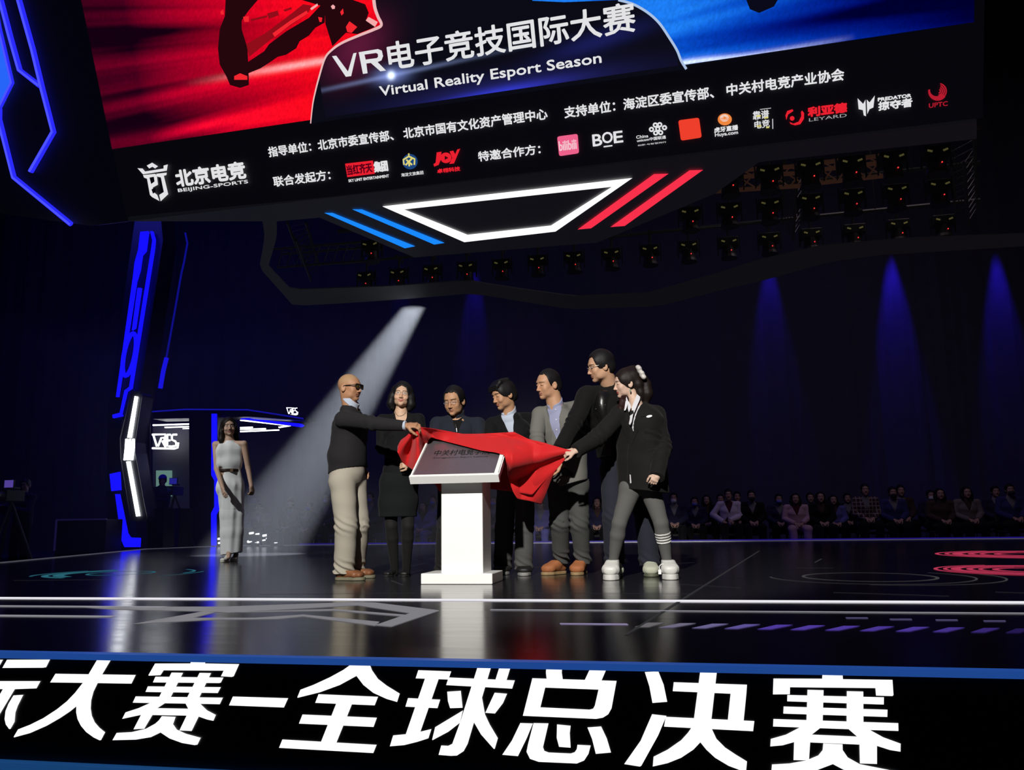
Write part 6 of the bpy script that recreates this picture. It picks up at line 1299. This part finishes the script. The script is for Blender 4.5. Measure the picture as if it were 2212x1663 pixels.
# first users without a mask are copies too, made before the prototypes are placed
for k in list(protos):
    if k == 'akimbo': continue
for a in A: seat(*a)
# by the booth: seated camera crew
def crew(px, py, Y, kind, label, jacket, shirt=None, trousers=None, mask=None, yaw=0): seat(px, py, Y, kind, label, jacket, shirt, trousers, mask, yaw, 'crew and guests beside the stage')
crew(556, 1096, 17.9, 'man', 'person in grey sweater seated bent forward behind the woman in white', gry, whj, brn, None, 30)
cap = thing('sun_hat', 'pale brimmed hat on the grey sweater person behind the woman in white', 'hat', on_y(550, 1088, 17.8))
c = on_y(549, 1087, 17.8); f = SDF(c-.3, c+.3, .01); f.ell(c+np.array([0, 0, .03]), (.11, .12, .09)); f.ell(c+np.array([.02, -.03, .0]), (.17, .18, .02), None, .02); f.mesh('crown_and_brim', gry, cap)
crew(627, 1086, 18.2, 'man', 'dim figure in grey haze between the woman in white and the bald man', brn, None, None, None)
# ------------------------------------------------------------------ two camera operators with video cameras
def operator(px, py, Y, label, tone, jm, hat=None):
    hc = on_y(px, py, Y); z0 = hc[2]; base = np.array([hc[0], Y, z0-1.62]); q = base
    H = Head(hc, -75, -6, 0, 1.); f = SDF(q+np.array([-.55, -.6, .0]), q+np.array([.5, .4, 1.9]), .010); sd = (1, 0, 0)
    pel, wai, che, nek = (q+np.array(v) for v in ((0, .02, .92), (0, .02, 1.08), (0, 0, 1.28), (0, -.01, 1.47)))
    arms = [[q+np.array([s*.19, 0, 1.40]), q+np.array([s*.22, -.12, 1.12]), q+np.array([-.16+s*.08, -.36, 1.22])] for s in (-1, 1)]; legs = [[q+np.array([s*.09, 0, .9]), q+np.array([s*.11, -.02, .48]), q+np.array([s*.12, 0, .09])] for s in (-1, 1)]
    f.chain([pel, wai, che, nek], [(.14, .1), (.13, .09), (.15, .1), (.06, .055)], sd, .03)
    for a in arms: f.seg(nek-(0, 0, .05), a[0], .045, .045, sd, .03); f.chain(a, [.042, .036, .028], sd, .012); hand(f, a[2], (0, -.8, .3), (0, .3, .9))
    for l in legs: f.chain(l, [.07, .05, .04], sd, .02); f.seg(l[2], l[2]+np.array([0, -.14, -.05]), .04, .03, sd, .01)
    H.sculpt(f, nek, .054); o = f.mesh('person', skin_mat(), None, base); H.paint(o, base, tone)
    f = SDF(q+np.array([-.55, -.6, .6]), q+np.array([.5, .4, 1.7]), .010); f.chain([pel, wai, che, nek-(0, 0, .05)], [(.18, .13), (.18, .13), (.19, .135), (.11, .09)], sd, .02)
    for a in arms: f.seg(nek-(0, 0, .05), a[0], .07, .07, sd, .03); f.chain(a, [.066, .058, .048], sd, .014)
    f.wrinkles(.005, (14, 14, 22), 1.); f.cut(q+np.array([0, 0, .86]), (0, 0, -1)); f.mesh('jacket', jm, o)
    f = SDF(q+np.array([-.4, -.4, 0]), q+np.array([.4, .4, 1.1]), .010); f.seg(pel, wai, (.165, .12), (.15, .115), sd)
    for l in legs: f.chain(l, [.095, .08, .07], sd, .02)
    f.mesh('trousers', blk, o)
    for l in legs: hl = np.array([l[2][0], l[2][1]+.07, 0]); sh_ = shoe('shoe', o, hl, hl+np.array([0, -.26, 0]), blackshoe, dksole, .046, .07, ankle=np.array([l[2][0], l[2][1], .10])); sh_.location.z += q[2]
    H.hair(o, base, hairm, h=.008)
    if hat:
        f = SDF(H.O-.2, H.O+.25, .008); H.e(f, (0, -.012, .05), (.088, .108, .085), 0); H.e(f, (0, .09, .052), (.07, .07, .012), .01); f.cut(H.W(0, 0, .045), -H.B[2]); f.mesh('cap', hat, o)
    tag(o, label, 'person', 'camera operators beside the stage'); return base
def vcam(x, y, z, label, floor_z, scr_m):
    t = thing('video_camera', label, 'camera', (x, y, floor_z)); mb = MB(); mb.box((x, y, z), (.16, .42, .20)); mb.box((x, y+.02, z+.14), (.05, .26, .04)); bev(mb.build('body', fixm, t), .01)
    mb = MB(); mb.tube([(x, y-.2, z), (x, y-.32, z), (x, y-.42, z)], [.07, .07, .09], 14); mb.build('lens', fixm, t)
    mb = MB(); mb.box((x+.02, y-.1, z+.21), (.20, .03, .15)); mo = mb.build('monitor', fixm, t)
    mb = MB(); mb.box((x+.02, y-.118, z+.21), (.18, .004, .13)); mb.build('lit_panel', scr_m, mo)
    for k in range(3): a = 2.1*k+.5; mb = MB(); mb.tube([(x, y, z-.1), (x+.5*math.cos(a), y+.5*math.sin(a), floor_z)], .022, 8); mb.build('tripod_leg', fixm, t)
    return t
gz = -1.2
b = operator(54, 1048, 13.2, 'masked camera operator in dark clothes standing behind a video camera, far left', (.30, .2, .16), dkb)
m = MB(); m.box((-12.2, 13.6, (gz+b[2])/2), (3.2, 4.4, b[2]-gz)); struct('floor_platform', m, MATS['riser_carpet'])
c = on_y(28, 1048, 12.7); vcam(c[0], 12.7, c[2]-.19, 'video camera on tripod with violet lit screen at the far left', b[2], glow('violet_screen', (.13, .08, .5), .6))
b2 = operator(351, 1037, 17.0, 'camera operator in blue cap beside the booth in front of the green monitor', (.30, .2, .16), dkb, fab('blue_cap_cloth', (.03, .03, .5)))
m = MB(); m.box((-11.1, 16.4, (gz+b2[2])/2), (1.6, 2.4, b2[2]-gz)); struct('floor_plinth', m, MATS['riser_carpet'])
c = on_y(378, 1060, 16.6); vcam(c[0], 16.6, c[2], 'video camera on tripod glowing blue beside the booth', b2[2], glow('blue_screen', (.03, .03, .5), .5))
